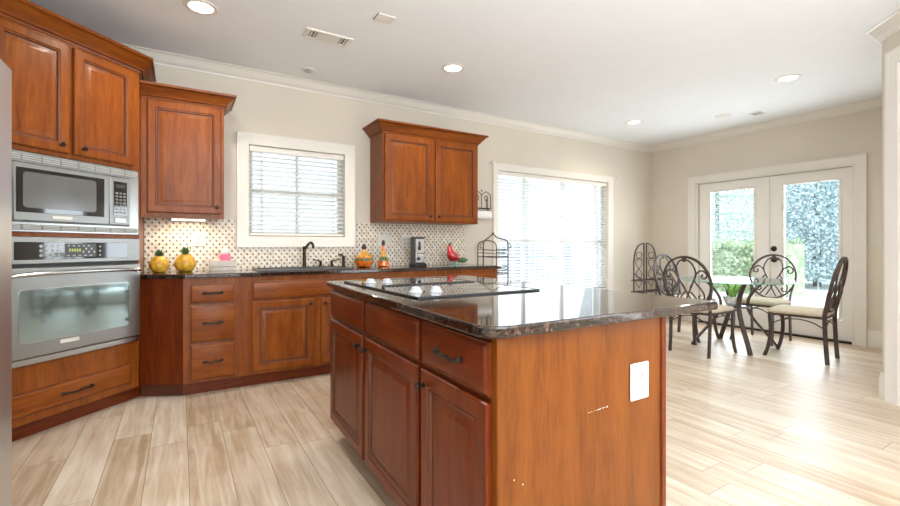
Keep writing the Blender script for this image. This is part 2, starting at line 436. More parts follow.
# baseboards
bb = [(0, 0), (.016, 0), (.016, .15), (.011, .158), (.011, .172), (.006, .188), (0, .19)]
def base(side, pts): struct(MB().sweep(pts, bb).build('baseboard_'+side, 'trim_white'))
base('back', [(2.98, YW), (XW, YW)]); base('right_north', [(XW, YW), (XW, DR[1]+.10)]); base('right_south', [(XW, DR[0]-.10), (XW, A[1]), (A[0], A[1]), (A[0]-.085, A[1]-.085)])
base('left', [(XL, YS), (XL, 2.2)])

def casing(m, x0, x1, z0, z1, w, prof, sill=True, y=0):
    """picture-frame casing in the xz plane, proud towards -y, mitred"""
    rings = []
    corners = [(x0, z0, -1, -1), (x1, z0, 1, -1), (x1, z1, 1, 1), (x0, z1, -1, 1)]
    if not sill: corners = [(x0, z0, -1, 0), (x0, z1, -1, 1), (x1, z1, 1, 1), (x1, z0, 1, 0)]
    for cx, cz, sx, sz in corners: rings.append([(cx+sx*o, y-d, cz+sz*o) for o, d in prof])
    if sill: rings.append(rings[0])
    return m.loft(rings, True, not sill)
cprof = [(0, 0), (0, .012), (.006, .016), (.045, .018), (.058, .022), (.078, .024), (.090, .030), (.103, .030), (.103, 0)]

def window(idx, W, vb, hb, parent_label, cas_w=.103):
    x0, x1, z0, z1 = W
    root = struct(thing('window_%d' % idx, parent_label, 'window', (0, YW, 0))); del root['category']
    k = cas_w/.103
    casing(MB(), x0, x1, z0, z1, cas_w, [(a*k, d) for a, d in cprof]).build('window_casing', 'trim_white', root)
    m = MB(); f = .045
    m.box(x0, x0+f, .10, .14, z0, z1).box(x1-f, x1, .10, .14, z0, z1).box(x0+f, x1-f, .10, .14, z0, z0+f).box(x0+f, x1-f, .10, .14, z1-f, z1)
    zm = (z0+z1)/2 if idx == 1 else 1.185
    m.box(x0+f, x1-f, .095, .14, zm-.022, zm+.022)
    for x, w in vb: m.box(x-w/2, x+w/2, .105, .135, z0+f, zm-.022); m.box(x-w/2, x+w/2, .105, .135, zm+.022, z1-f)
    for z in hb: 
        m.box(x0+f, x1-f, .112, .128, z-.008, z+.008)
    m.build('sash', 'trim_white', root)
    MB().box(x0+f, x1-f, .119, .122, z0+f, z1-f).build('window_pane', 'pane', root)
    return root
window(1, W1, [(.99, .02)], [1.42, 1.85], 'white framed window over the kitchen sink')
window(2, W2, [(3.94, .06), (4.65, .06), (5.34, .06)], [], 'wide white framed window of the breakfast area', .09)

def blind(W, label, wand, tilt=14, n_cords=(0.15, .5, .85)):
    x0, x1, z0, z1 = W; x0 += .006; x1 -= .006; yc = YW+.045
    t = thing('window_blind', label, 'blind', ((x0+x1)/2, yc, z1))
    w = (x1-x0)/2; h = z1-z0
    MB().cbox(-w, w, -.03, .03, -.055, -.002, .003).build('headrail', 'door_white', t)
    m = MB(); ztop = -.075; zb = -h+.045; n = int((ztop-zb)/.0425); a = math.radians(tilt)
    for i in range(n):
        z = ztop - (i+.5)*(ztop-zb)/n
        c, s_ = math.cos(a)*.024, math.sin(a)*.024
        m.add([(-w, -c, z-s_), (w, -c, z-s_), (w, 0, z+.0015), (-w, 0, z+.0015), (w, c, z+s_), (-w, c, z+s_),
               (-w, -c, z-s_-.002), (w, -c, z-s_-.002), (w, 0, z-.001), (-w, 0, z-.001), (w, c, z+s_-.002), (-w, c, z+s_-.002)],
              [(0, 1, 2, 3), (3, 2, 4, 5), (6, 9, 8, 7), (9, 11, 10, 8), (0, 6, 7, 1), (5, 4, 10, 11), (0, 3, 9, 6), (3, 5, 11, 9), (1, 7, 8, 2), (2, 8, 10, 4)])
    m.build('slats', 'slat', t)
    MB().cbox(-w, w, -.026, .026, -h+.008, -h+.030, .004).build('bottom_rail', 'door_white', t)
    for f in n_cords:
        x = -w + 2*w*f
        MB().box(x-.002, x+.002, -.027, -.0255, zb-.02, -.05).box(x-.002, x+.002, .0255, .027, zb-.02, -.05).build('ladder_cord', 'socket_grey', t)
    if wand:
        MB().tube([(-w+.11, -.036, -.05), (-w+.11, -.037, -h*.86)], .0045, 6).build('tilt_wand', 'soft_white', t)
blind(W1, 'white slatted blind in the window above the kitchen sink', True, 26, (.12, .5, .88))
blind(W2, 'wide white slatted blind in the large breakfast area window', False, 30, (.10, .245, .59, .915))
for x, lab in ((3.30, 'small white curtain bracket at left end of wide window casing'), (5.66, 'small white curtain bracket at right end of wide window casing')):
    t = thing('curtain_bracket', lab, 'bracket', (x, YW, 2.16))
    MB().lathe([(.018, 0), (.018, -.006), (.007, -.012), (.007, -.04)], axis='Y', n=12).build('mount', 'door_white', t)
    MB().lathe([(.004, .0), (.016, -.006), (.021, -.02), (.016, -.034), (.003, -.04)], (0, -.036, 0), axis='Y', n=14).build('finial', 'door_white', t)

# ---- french doors (plane x = XW, seen from -x).  local x -> -Y, local y -> +X
root = struct(thing('door_1', 'white double french doors with full glass', 'door', (XW, DR[1], 0), -PI/2)); del root['category']
Wd = DR[1]-DR[0]
casing(MB(), .0, Wd, 0, DR[3]-.005, .103, cprof, sill=False).build('door_casing', 'trim_white', root)
m = MB(); m.box(0, .03, 0, .16, .0, DR[3]).box(Wd-.03, Wd, 0, .16, 0, DR[3]).box(.03, Wd-.03, 0, .16, DR[3]-.02, DR[3]); m.build('door_jamb', 'trim_white', root)
MB().cbox(.03, Wd-.03, .0, .16, 0, .022, .004).build('threshold', 'bronze', root)
def leaf(xa, xb, ga, gb):
    l = MB(); z0, z1, g0, g1 = .026, DR[3]-.025, .27, 1.91
    for a, b, c, d in ((xa, ga, z0, z1), (gb, xb, z0, z1), (ga, gb, z0, g0), (ga, gb, g1, z1)): l.box(a, b, .035, .08, c, d)
    o = l.build('door_leaf', 'door_white', root)
    casing(MB(), ga+.012, gb-.012, g0+.012, g1-.012, 0, [(0, .0), (0, .010), (.010, .014), (.022, .010), (.030, 0)], y=.035).build('glazing_bead', 'door_white', o)
    MB().box(ga+.002, gb-.002, .055, .06, g0+.002, g1-.002).build('door_pane', 'pane', o)
    return o
y2 = lambda Y: DR[1]-Y
for a_ in (.0305, y2(2.765)-.0028, Wd-.0337): MB().box(a_, a_+.0055 if a_ != .0305 else .0345, .034, .05, .03, DR[3]-.022).build('gap_shade', 'slot_dark', root)  # dark strips that paint the shade in the gaps beside the leaves
MB().box(.03, Wd-.03, .036, .05, DR[3]-.0245, DR[3]-.0205).build('gap_shade', 'slot_dark', root)  # painted shade of the gap above the leaves
l1 = leaf(.034, y2(2.765)-.003, y2(3.515), y2(2.926)); l2 = leaf(y2(2.765)+.003, Wd-.034, y2(2.60), y2(2.03))
MB().cbox(y2(2.79), y2(2.75), .022, .035, .03, 2.03, .003).build('astragal', 'door_white', l1)
hx = y2(2.705)
MB().lathe([(.033, 0), (.036, -.004), (.033, -.010), (.016, -.016), (.015, -.026), (.0, -.028)], (hx, .035, 1.09), axis='Y').build('deadbolt', 'bronze', l2)
m = MB().lathe([(.033, 0), (.036, -.004), (.033, -.010), (.012, -.016), (.012, -.045), (.0, -.047)], (hx, .035, .95), axis='Y')
m.tube([(hx, -.005, .95), (hx+.05, -.008, .952), (hx+.10, -.006, .945)], [.010, .008, .006]); m.build('door_handle', 'bronze', l2)
# ---- cased opening in the diagonal wall, with a closed white door
root = struct(thing('door_2', 'white panelled door in the diagonal wall', 'door', (A[0], A[1], 0), math.radians(-135))); del root['category']
# local x runs from A towards B, local y away from the room
L = math.dist(A, B); a0 = L-1.345; a1 = L-.08
casing(MB(), a0, a1, 0, 2.42, .10, [(a*.95, d*1.2) for a, d in cprof], sill=False).build('door_casing', 'door_white', root)
def panel_door(m, x0, x1, z0, z1, y, panels, t=.04):
    m.box(x0, x1, y, y+t, z0, z1)
    for a, b, c, d in panels: m.loft([[(a+i, y-o, c+i), (b-i, y-o, c+i), (b-i, y-o, d-i), (a+i, y-o, d-i)] for i, o in ((0, 0), (.015, .008), (.03, .008), (.05, .002))], True, True)
m = MB(); panel_door(m, a0+.02, a1-.02, .01, 2.40, .07, [(a0+.14, a1-.14, .25, 1.0), (a0+.14, a1-.14, 1.15, 2.25)]); m.build('door_slab', 'door_white', root)
MB().box(a0, a0+.018, 0, .16, 0, 2.42).box(a1-.018, a1, 0, .16, 0, 2.42).box(a0, a1, 0, .16, 2.402, 2.42).build('door_jamb', 'door_white', root)

# invented living-room windows behind the camera, openings for the added fill
for i, (loc, rz, w) in enumerate((((-.6, YS, 0), PI, 3.0), ((XE, -.55, 0), -PI/2, 2.4))):
    root = struct(thing('window_%d' % (i+3), 'added living room window behind the camera', 'window', loc, rz)); del root['category']
    x0, x1 = (-w, 0) if i == 0 else (0, w)
    casing(MB(), x0, x1, .5, 2.4, .1, cprof).build('window_casing', 'trim_white', root)
    m = MB(); k = 3
    for j in range(k+1):
        x = x0 + (x1-x0)*j/k; m.box(max(x-.03, x0), min(x+.03, x1), .10, .14, .5, 2.4)
    m.box(x0, x1, .10, .14, .5, .55).box(x0, x1, .10, .14, 2.35, 2.4).box(x0, x1, .105, .135, 1.42, 1.46); m.build('sash', 'trim_white', root)

# ------------------------------------------------------------ ceiling fittings
def downlight(x, y, label, on=True, r=.10, power=16):
    t = thing('recessed_downlight', label, 'light', (x, y, H), group=None)
    MB().lathe([(r*.72, -.001), (r*.78, -.007), (r, -.006), (r*1.04, -.001), (r*1.04, 0), (r*.72, 0)], n=28, cap=False).build('trim_ring', 'trim_white' if True else '', t)
    MB().lathe([(.001, -.004), (r*.72, -.004), (r*.72, -.001), (.001, -.001)], n=24).build('lens', 'lamp_lens' if on else 'trim_white', t)
    if not on:
        MB().lathe([(.02, -.004), (.032, -.010), (.030, -.016), (.001, -.018)], n=16).build('eyeball', 'key_grey', t)
    if on:
        l = bpy.data.lights.new('downlight_bulb', 'SPOT'); l.energy = power; l.color = (1, .90, .76); l.spot_size = math.radians(150); l.spot_blend = .7; l.shadow_soft_size = .06
        o = bpy.data.objects.new('downlight_bulb', l); COL.objects.link(o); o.parent = t; o.location = (0, 0, -.02)
downlight(.12, 3.415, 'lit recessed ceiling light nearest the oven cabinet, largest in view', power=55)
downlight(2.106, 3.398, 'lit recessed ceiling light above the double door wall cabinet', power=40)
downlight(4.972, 1.928, 'lit recessed ceiling light in front of the french doors', power=28)
downlight(5.029, 3.654, 'lit recessed ceiling light near the far ceiling corner', power=28)
downlight(.998, 4.128, 'unlit white recessed ceiling light above the sink window', on=False, r=.06)
def vent(x, y, sx, sy, label, dark, rz=0):
    t = thing('ceiling_vent', label, 'vent', (x, y, H), rz)
    m = MB()
    m.loft([[(-sx*i, -sy*i, z), (sx*i, -sy*i, z), (sx*i, sy*i, z), (-sx*i, sy*i, z)] for i, z in ((.5, 0), (.5, -.005), (.46, -.010), (.40, -.010), (.40, 0))], True, False); m.build('vent_frame', 'trim_white', t)
    MB().box(-sx*.41, sx*.41, -sy*.41, sy*.41, -.003, -.001).build('backing', 'slot_dark' if dark else 'plate_white', t)
    m = MB(); n = 10
    for i in range(n):
        xx = -sx*.4 + sx*.8*(i+.5)/n
        if not dark and 2 <= i <= 7: continue
        m.box(xx-.004, xx+.004, -sy*.4, sy*.4, -.009, -.003)
    if not dark: m.box(-sx*.24, sx*.24, -sy*.4, sy*.4, -.010, -.004)
    m.build('louvres', 'trim_white' if not dark else 'key_grey', t)
    return t
v1 = vent(.972, 3.396, .36, .15, 'long white ceiling vent with dark louvred ends, above the kitchen floor', False)
for c in v1.children:
    if c.name.startswith('backing'): c.data.materials[0] = MATS['vent_grey']
vent(5.955, 2.63, .14, .12, 'dark square ceiling vent close to the french door wall', True)
t = thing('ceiling_speaker', 'small flat white square plate on the ceiling beside the long vent', 'cover plate', (1.235, 2.905, H))
MB().cbox(-.065, .065, -.05, .05, -.007, 0, .002).build('cover', 'door_white', t)
MB().box(-.068, -.062, -.05, .05, -.006, -.0).build('gasket', 'vent_grey', t)
t = thing('ceiling_plate', 'flat white round cover on the ceiling next to the dark square vent', 'cover plate', (5.72, 2.90, H))
MB().lathe([(.001, -.008), (.08, -.008), (.09, -.003), (.09, 0)], n=24).build('cover', 'door_white', t)

# ------------------------------------------------------------ cabinets
def raised(m, x0, x1, z0, z1, y, t=.022, fr=.062):
    prof = [(0, 0, 0), (0, t-.006, 0), (.003, t-.002, 0), (.008, t, 0), (fr-.012, t, 0), (fr-.007, t-.004, 1), (fr-.004, t-.003, 0), (fr, t-.004, 0), (fr+.004, t-.012, 1), (fr+.012, t-.012, 1), (fr+.036, t-.004, 0), (fr+.042, t-.004, 0)]
    for i in range(len(prof)-1):
        (a, d, _), (b, e, k) = prof[i], prof[i+1]
        m.loft([[(x0+a, y-d, z0+a), (x1-a, y-d, z0+a), (x1-a, y-d, z1-a), (x0+a, y-d, z1-a)], [(x0+b, y-e, z0+b), (x1-b, y-e, z0+b), (x1-b, y-e, z1-b), (x0+b, y-e, z1-b)]], k=k)
    a, d, _ = prof[-1]
    m.add([(x0+a, y-d, z0+a), (x1-a, y-d, z0+a), (x1-a, y-d, z1-a), (x0+a, y-d, z1-a)], [(0, 1, 2, 3)], 0)
    m.add([(x0, y, z0), (x1, y, z0), (x1, y, z1), (x0, y, z1)], [(0, 1, 2, 3)], 0)
    return m
def slab(m, x0, x1, z0, z1, y, t=.022):
    prof = [(0, 0, 0), (0, t-.009, 0), (.004, t-.008, 1), (.013, t-.001, 0), (.017, t, 0)]
    for i in range(len(prof)-1):
        (a, d, _), (b, e, k) = prof[i], prof[i+1]
        m.loft([[(x0+a, y-d, z0+a), (x1-a, y-d, z0+a), (x1-a, y-d, z1-a), (x0+a, y-d, z1-a)], [(x0+b, y-e, z0+b), (x1-b, y-e, z0+b), (x1-b, y-e, z1-b), (x0+b, y-e, z1-b)]], k=k)
    a, d, _ = prof[-1]
    m.add([(x0+a, y-d, z0+a), (x1-a, y-d, z0+a), (x1-a, y-d, z1-a), (x0+a, y-d, z1-a)], [(0, 1, 2, 3)], 0)
    m.add([(x0, y, z0), (x1, y, z0), (x1, y, z1), (x0, y, z1)], [(0, 1, 2, 3)], 0)
    return m
def knob(parent, x, z, y):
    MB().lathe([(.010, 0), (.010, -.003), (.005, -.006), (.005, -.014), (.013, -.019), (.015, -.025), (.011, -.030), (.001, -.032)], (x, y, z), n=14, axis='Y').build('knob', 'bronze', parent)
def pull(parent, x, z, y, w=.115):
    m = MB(); h = w/2
    P = spline([(x-h-.012, y-.004, z-.003), (x-h, y-.012, z), (x-h*.75, y-.024, z+.003), (x-h*.3, y-.026, z-.004), (x, y-.027, z), (x+h*.3, y-.026, z+.004), (x+h*.75, y-.024, z-.003), (x+h, y-.012, z), (x+h+.012, y-.004, z+.003)], 4)
    m.tube(P, [.0065 if 4 < i < len(P)-5 else .005 for i in range(len(P))], 8)
    for s_ in (-1, 1): m.lathe([(.011, 0), (.011, -.004), (.006, -.010), (.005, -.02)], (x+s_*h, y, z), n=10, axis='Y')
    m.build('pull_handle', 'bronze', parent)
def door(parent, x0, x1, z0, z1, y=0, kn=None, mats=('cherry', 'glaze'), fr=.062):
    o = raised(MB(), x0, x1, z0, z1, y, fr=fr).build('cabinet_door', mats, parent, 20)
    if kn:
        knob(o, kn[0], kn[1], y-.022)
    return o
def drawer(parent, x0, x1, z0, z1, y=0, hw=.115, mats=('cherry_x', 'glaze'), name='drawer'):
    o = slab(MB(), x0, x1, z0, z1, y).build(name, mats, parent, 20)
    if hw: pull(o, (x0+x1)/2, (z0+z1)/2, y-.022, hw)
    return o
cab_crown = lambda z, s=1.: [(0, z), (.006, z), (.010, z+.012*s), (.022, z+.016*s), (.026, z+.028*s), (.050, z+.052*s), (.066, z+.072*s), (.074, z+.080*s), (.086, z+.084*s), (.088, z+.100*s), (0, z+.100*s)]

# -- wall cabinet with one door (left)
t = thing('wall_cabinet', 'single door cherry wall cabinet beside the oven cabinet, over the pineapples', 'cabinet', (-.255, YW-.345, 0))
w = .565
m = MB().box(0, w-.0, .0, .343, 1.362, 2.27); m.build('cabinet_body', 'cherry', t)
door(t, .040, w-.022, 1.385, 2.245, 0, (w-.052, 1.44))
MB().sweep([(w, .343), (w, 0), (0, 0)], [( -o, z) for o, z in cab_crown(2.262)]).build('crown_moulding', 'cherry_x', t)
MB().box(.0, w-.0, .0, .02, 1.345, 1.362).build('light_rail', 'cherry_x', t)
tl = thing('under_cabinet_light', 'slim glowing light strip under the single door wall cabinet', 'light', (.06, 4.26, 1.362))
MB().cbox(-.125, .125, -.03, .03, -.022, 0, .004).build('housing', 'soft_white', tl)
MB().cbox(-.12, .12, -.034, .022, -.026, -.018, .003).build('diffuser', 'tube_lens', tl)
l = bpy.data.lights.new('strip_bulb', 'AREA'); l.shape = 'RECTANGLE'; l.size = .24; l.size_y = .04; l.energy = 1.6; l.color = (1, .82, .55)
o = bpy.data.objects.new('strip_bulb', l); COL.objects.link(o); o.parent = tl; o.location = (0, 0, -.03)

# -- wall cabinet with two doors
t = thing('wall_cabinet', 'double door cherry wall cabinet between the two windows', 'cabinet', (1.72, YW-.345, 0))
w = 1.15
MB().box(0, w, 0, .343, 1.37, 2.27).build('cabinet_body', 'cherry', t)
door(t, .015, .555, 1.385, 2.245, 0, (.525, 1.435)); door(t, .595, w-.015, 1.385, 2.245, 0, (.625, 1.435))
MB().sweep([(w, .343), (w, 0), (0, 0), (0, .343)], [(-o, z) for o, z in cab_crown(2.262)]).build('crown_moulding', 'cherry_x', t)

# -- base cabinets, front plane y = 3.82
YF = 3.82
def base_cab(x0, w, label, closed_left=False):
    t = thing('base_cabinet', label, 'cabinet', (x0, YF, 0))
    MB().box(0, w, 0, .62, .10, .883).build('cabinet_body', 'cherry', t)
    MB().box(0, w, .065, .62, 0, .10).build('toe_kick', 'cherry_shaded_x', t)
    return t
t = base_cab(.018, .412, 'cherry base cabinet with a stack of three drawers')
drawer(t, .044, .347, .698, .838, 0); drawer(t, .044, .347, .405, .682, 0); drawer(t, .044, .347, .118, .388, 0)
t = base_cab(.43, 1.14, 'cherry sink base cabinet with a wide false drawer front')
drawer(t, .055, 1.085, .70, .842, 0, None, name='false_front')
door(t, .055, .54, .125, .682, 0, (.51, .64)); door(t, .60, 1.085, .125, .682, 0, (.63, .64))
t = base_cab(1.57, .68, 'cherry base cabinet right of the sink, mostly behind the island')
drawer(t, .02, .66, .70, .842, 0); door(t, .02, .335, .125, .682, 0, (.305, .64)); door(t, .345, .66, .125, .682, 0, (.375, .64))
t = base_cab(2.25, .68, 'cherry base cabinet at the right end under the red bird')
drawer(t, .02, .66, .70, .842, 0); door(t, .02, .335, .125, .682, 0, (.305, .64)); door(t, .345, .66, .125, .682, 0, (.375, .64))

# -- angled filler between the drawers and the oven cabinet
OC = Vector((-.568, 3.632)); ux = Vector((math.sqrt(.5), math.sqrt(.5))); uy = Vector((-math.sqrt(.5), math.sqrt(.5)))
cr = OC + ux*.44
t = thing('base_cabinet', 'dark cherry angled corner base panel between oven cabinet and drawers', 'cabinet')
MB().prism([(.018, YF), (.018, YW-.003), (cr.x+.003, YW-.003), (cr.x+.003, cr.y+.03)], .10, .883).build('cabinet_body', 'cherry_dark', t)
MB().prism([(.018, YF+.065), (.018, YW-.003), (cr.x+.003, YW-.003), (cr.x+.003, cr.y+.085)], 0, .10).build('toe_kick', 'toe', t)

# -- the tall oven cabinet, at 45 degrees
OV = thing('oven_cabinet', 'tall cherry cabinet holding the microwave and wall oven', 'cabinet', (OC.x, OC.y, 0), PI/4)
hw = .44
m = MB()
D = .60
m.box(-.50, hw, .0, D, 1.672, 2.42).box(-.50, -.425, 0, D, .10, 1.672).box(.425, hw, 0, D, .10, 1.672)
m.box(-.425, .425, 0, D, .10, .435).box(-.425, .425, .0, D, 1.180, 1.206).box(-.425, .425, D-.02, D, .435, 1.672)
for a_, b_ in ((.10, 2.42),): m.prism([(hw, 0), (hw+.352, .352), (hw, .70)], a_, b_)
m.build('cabinet_body', 'cherry', OV)
MB().prism([(-.50, .07), (hw+.068, .07), (hw+.17, .17), (hw, D), (-.50, D)], 0, .10).build('toe_kick', 'cherry_shaded_x', OV)
door(OV, -.445, -.048, 1.70, 2.375, 0, (-.10, 1.745)); door(OV, -.018, .385, 1.70, 2.375, 0, (.032, 1.745))
drawer(OV, -.37, .37, .15, .283, 0, .17)
MB().sweep([(hw+.35, .35), (hw, 0), (-.50, 0), (-.50, D)], [(-o, z) for o, z in cab_crown(2.39, 1.12)]).build('crown_moulding', 'cherry_x', OV)

# -- microwave with trim kit
MW = thing('microwave', 'built-in stainless microwave with dark window above the wall oven', 'microwave', (OC.x, OC.y, 1.207), PI/4)
zz = lambda z: z-1.207
m = MB(); 
for a, b, c, d in ((-.42, .42, 1.605, 1.664), (-.42, .42, 1.208, 1.262)): m.box(a, b, -.016, .02, zz(c), zz(d))
for a, b in ((-.42, -.352), (.352, .42)): m.box(a, b, -.016, .02, zz(1.262), zz(1.605))
m.build('trim_frame', 'steel_bright', MW)
for (c, d), nm in (((1.614, 1.655), 'upper'), ((1.217, 1.250), 'lower')):
    m = MB(); m.box(-.41, .41, -.020, -.0162, zz(c), zz(d), 0)
    for i in range(8):
        x = -.40 + i*.1025; 
        for q in range(3): m.box(x, x+.09, -.0235, -.0205, zz(c+.004+q*(d-c-.004)/3), zz(c+.004+q*(d-c-.004)/3+.006), 1)
    m.build('vent_grille', ('vent_grey', 'key_grey'), MW)
MB().box(-.35, .35, -.006, .45, zz(1.268), zz(1.60)).build('microwave_body', 'steel', MW)
o = MB().cbox(-.348, .196, -.030, -.006, zz(1.270), zz(1.600), .004).build('microwave_door', 'steel', MW)
m = MB(); m.cbox(-.335, .160, -.0335, -.0302, zz(1.318), zz(1.572), .0012); m.build('door_glass', 'black_glass', o)
poly = []
for cx_, cz_, a0_ in ((.085, 1.53, 0), (-.285, 1.53, 90), (-.285, 1.365, 180), (.085, 1.365, 270)):
    for k in range(5): a = math.radians(a0_+k*22.5); poly.append((cx_+.02*math.cos(a), zz(cz_)+.02*math.sin(a)))
MB().loft([[(x, -.0337, z) for x, z in poly], [(x, -.0352, z) for x, z in poly]], True, True).build('mesh_screen', 'window_grey', o)
MB().box(-.15, -.04, -.0325, -.0302, zz(1.288), zz(1.306)).build('badge', 'plate_white', o)
o = MB().cbox(.200, .346, -.030, -.006, zz(1.270), zz(1.600), .004).build('control_panel', 'steel', MW)
MB().box(.226, .318, -.0335, -.0302, zz(1.335), zz(1.568)).build('keypad', 'black_glass', o)
m = MB(); 
for r_ in range(7):
    for c_ in range(3): m.box(.236+c_*.027, .254+c_*.027, -.0347, -.0337, zz(1.350+r_*.022), zz(1.362+r_*.022))
m.build('buttons', 'vent_grey', o)
MB().box(.240, .304, -.0348, -.0337, zz(1.525), zz(1.548)).build('display', 'grey_panel', o)
MB().cbox(.232, .312, -.036, -.0302, zz(1.285), zz(1.318), .002).build('door_button', 'steel_bright', o)

# -- wall oven
WO = thing('wall_oven', 'stainless steel wall oven with curved handle and large window', 'oven', (OC.x, OC.y, .437), PI/4)
zz = lambda z: z-.437
MB().box(-.41, .41, 0, .5, zz(.440), zz(1.176)).build('oven_body', 'vent_grey', WO)
o = MB().cbox(-.42, .42, -.030, .0, zz(1.020), zz(1.178), .004).build('control_panel', 'steel', WO)
MB().cbox(-.345, .320, -.0335, -.0302, zz(1.045), zz(1.148), .0012).build('control_glass', 'black_glass', o)
m = MB()
for r_ in range(3):
    for c_ in range(4): m.lathe([(.009, 0), (.009, -.0015), (.001, -.002)], (-.215+c_*.032, -.0337, zz(1.070+r_*.027)), n=10, axis='Y')
m.build('number_keys', 'key_grey', o); m = MB()
for r_ in range(3): m.lathe([(.006, 0), (.006, -.0015), (.001, -.002)], (.13, -.0337, zz(1.066+r_*.028)), n=8, axis='Y')
m.build('side_keys', 'key_grey', o)
MB().box(-.085, .105, -.0350, -.0337, zz(1.056), zz(1.140)).build('display', 'grey_panel', o)
m = MB()
for i in range(5): m.box(-.062+i*.015, -.053+i*.015, -.0362, -.0352, zz(1.090), zz(1.108))
m.build('display_digits', 'display_green', o)
m = MB()
for i in range(5): 
    m.box(.018+i*.017, .028+i*.017, -.0362, -.0352, zz(1.082+(i%2)*.02), zz(1.094+(i%2)*.02)); m.box(-.075+i*.034, -.058+i*.034, -.0362, -.0352, zz(1.062), zz(1.069)); m.box(-.07+i*.03, -.058+i*.03, -.0362, -.0352, zz(1.122), zz(1.130))
m.build('display_marks', 'key_grey', o)
MB().box(-.415, .415, -.012, .0, zz(1.000), zz(1.018)).build('vent_slot', 'black_plastic', WO)
o = MB().cbox(-.42, .42, -.038, -.002, zz(.482), zz(.998), .005).build('oven_door', 'steel', WO)
poly = []
for cx_, cz_, a0_ in ((.300, .845, 0), (-.300, .845, 90), (-.300, .600, 180), (.300, .600, 270)):
    for k in range(5): a = math.radians(a0_+k*22.5); poly.append((cx_+.028*math.cos(a), zz(cz_)+.028*math.sin(a)))
MB().loft([[((x)*1.015, -.0382, (z-zz(.72))*1.03+zz(.72)) for x, z in poly], [((x)*1.015, -.0405, (z-zz(.72))*1.03+zz(.72)) for x, z in poly]], True, True).build('window_trim', 'steel_bright', o)
MB().loft([[(x, -.0407, z) for x, z in poly], [(x, -.0425, z) for x, z in poly]], True, True).build('oven_glass', 'oven_glass' if 'oven_glass' in MATS else 'black_glass', o)
m = MB(); P = spline([(-.39, -.045, zz(.955)), (-.37, -.075, zz(.958)), (-.2, -.092, zz(.965)), (0, -.096, zz(.967)), (.2, -.092, zz(.965)), (.37, -.075, zz(.958)), (.39, -.045, zz(.955))], 6)
m.tube(P, .0115, 10); m.box(-.40, -.375, -.06, -.036, zz(.94), zz(.97)).box(.375, .40, -.06, -.036, zz(.94), zz(.97)); m.build('oven_handle', 'steel_bright', o)
MB().box(-.115, -.005, -.0405, -.0382, zz(.533), zz(.555)).build('badge', 'plate_white', o)
MB().cbox(-.42, .42, -.022, 0, zz(.440), zz(.478), .003).build('lower_trim', 'steel_bright', WO)

# ------------------------------------------------------------ counters
bc = [(cr.x+.004, cr.y+.006), (.03, YF-.032), (2.965, YF-.032), (2.965, YW-.002), (cr.x+.004, YW-.002)]
ctr = thing('countertop', 'dark speckled granite worktop along the back wall', 'worktop')
MB().prism(bc, .884, .916, ch=.005).build('granite_slab', 'granite', ctr, 12)
bs = MB().box(cr.x+.004, .425, YW-.009, YW-.001, .917, 1.362).box(.425, 1.565, YW-.009, YW-.001, .917, 1.11).box(1.565, 2.925, YW-.009, YW-.001, .917, 1.369).build('tile_backsplash', 'mosaic')
thing('', 'cream mosaic tile backsplash with small dark diamond dots', 'backsplash', o=bs)

# sink with its rim
t = thing('kitchen_sink', 'dark drop-in kitchen sink in the back worktop', 'sink', (.94, 4.09, .917))
m = MB(); sw, sd = .39, .24
m.loft([[(-sw*a, -sd*b, z), (sw*a, -sd*b, z), (sw*a, sd*b, z), (-sw*a, sd*b, z)] for a, b, z in ((1, 1, 0), (1, 1, .008), (.97, .955, .012), (.93, .89, .010), (.92, .88, .002))], True, False)
m.build('sink_rim', 'sink_dark', t)
MB().box(-sw*.92, sw*.92, -sd*.88, sd*.88, .0005, .002).build('basin', 'black_plastic', t)

# faucet set
t = thing('faucet', 'dark bronze kitchen faucet with angled spout behind the sink', 'faucet', (1.02, 4.36, .917))
MB().lathe([(.028, 0), (.028, .006), (.019, .014), (.016, .05), (.015, .15), (.018, .19), (.012, .205), (.001, .207)]).build('faucet_body', 'bronze', t)
MB().tube(spline([(0, 0, .17), (.015, -.03, .205), (.03, -.08, .235), (.038, -.12, .238), (.045, -.145, .215), (.047, -.15, .185)], 6), .012, 10).build('spout', 'bronze', t)
for x, s_, lab in ((1.175, -1, 'left dark bronze lever valve between the faucet and the other lever'), (1.285, 1, 'right dark bronze lever valve next to the side sprayer')):
    t = thing('faucet_valve', lab, 'faucet handle', (x, 4.36, .917))
    MB().lathe([(.026, 0), (.026, .005), (.014, .012), (.011, .045), (.015, .052), (.012, .066), (.001, .068)]).build('valve_base', 'bronze', t)
    MB().tube(spline([(0, 0, .058), (s_*.03, -.015, .066), (s_*.075, -.03, .078)], 5), .006, 8).build('lever', 'bronze', t)
t = thing('side_sprayer', 'dark bronze side sprayer at the right of the faucet set', 'sprayer', (1.405, 4.36, .917))
MB().lathe([(.026, 0), (.026, .005), (.016, .012), (.013, .05), (.016, .08), (.013, .11), (.001, .115)]).build('sprayer_body', 'bronze', t)
MB().tube([(0, 0, .10), (-.03, -.02, .125), (-.06, -.03, .118)], .009, 8).build('spray_head', 'bronze', t)

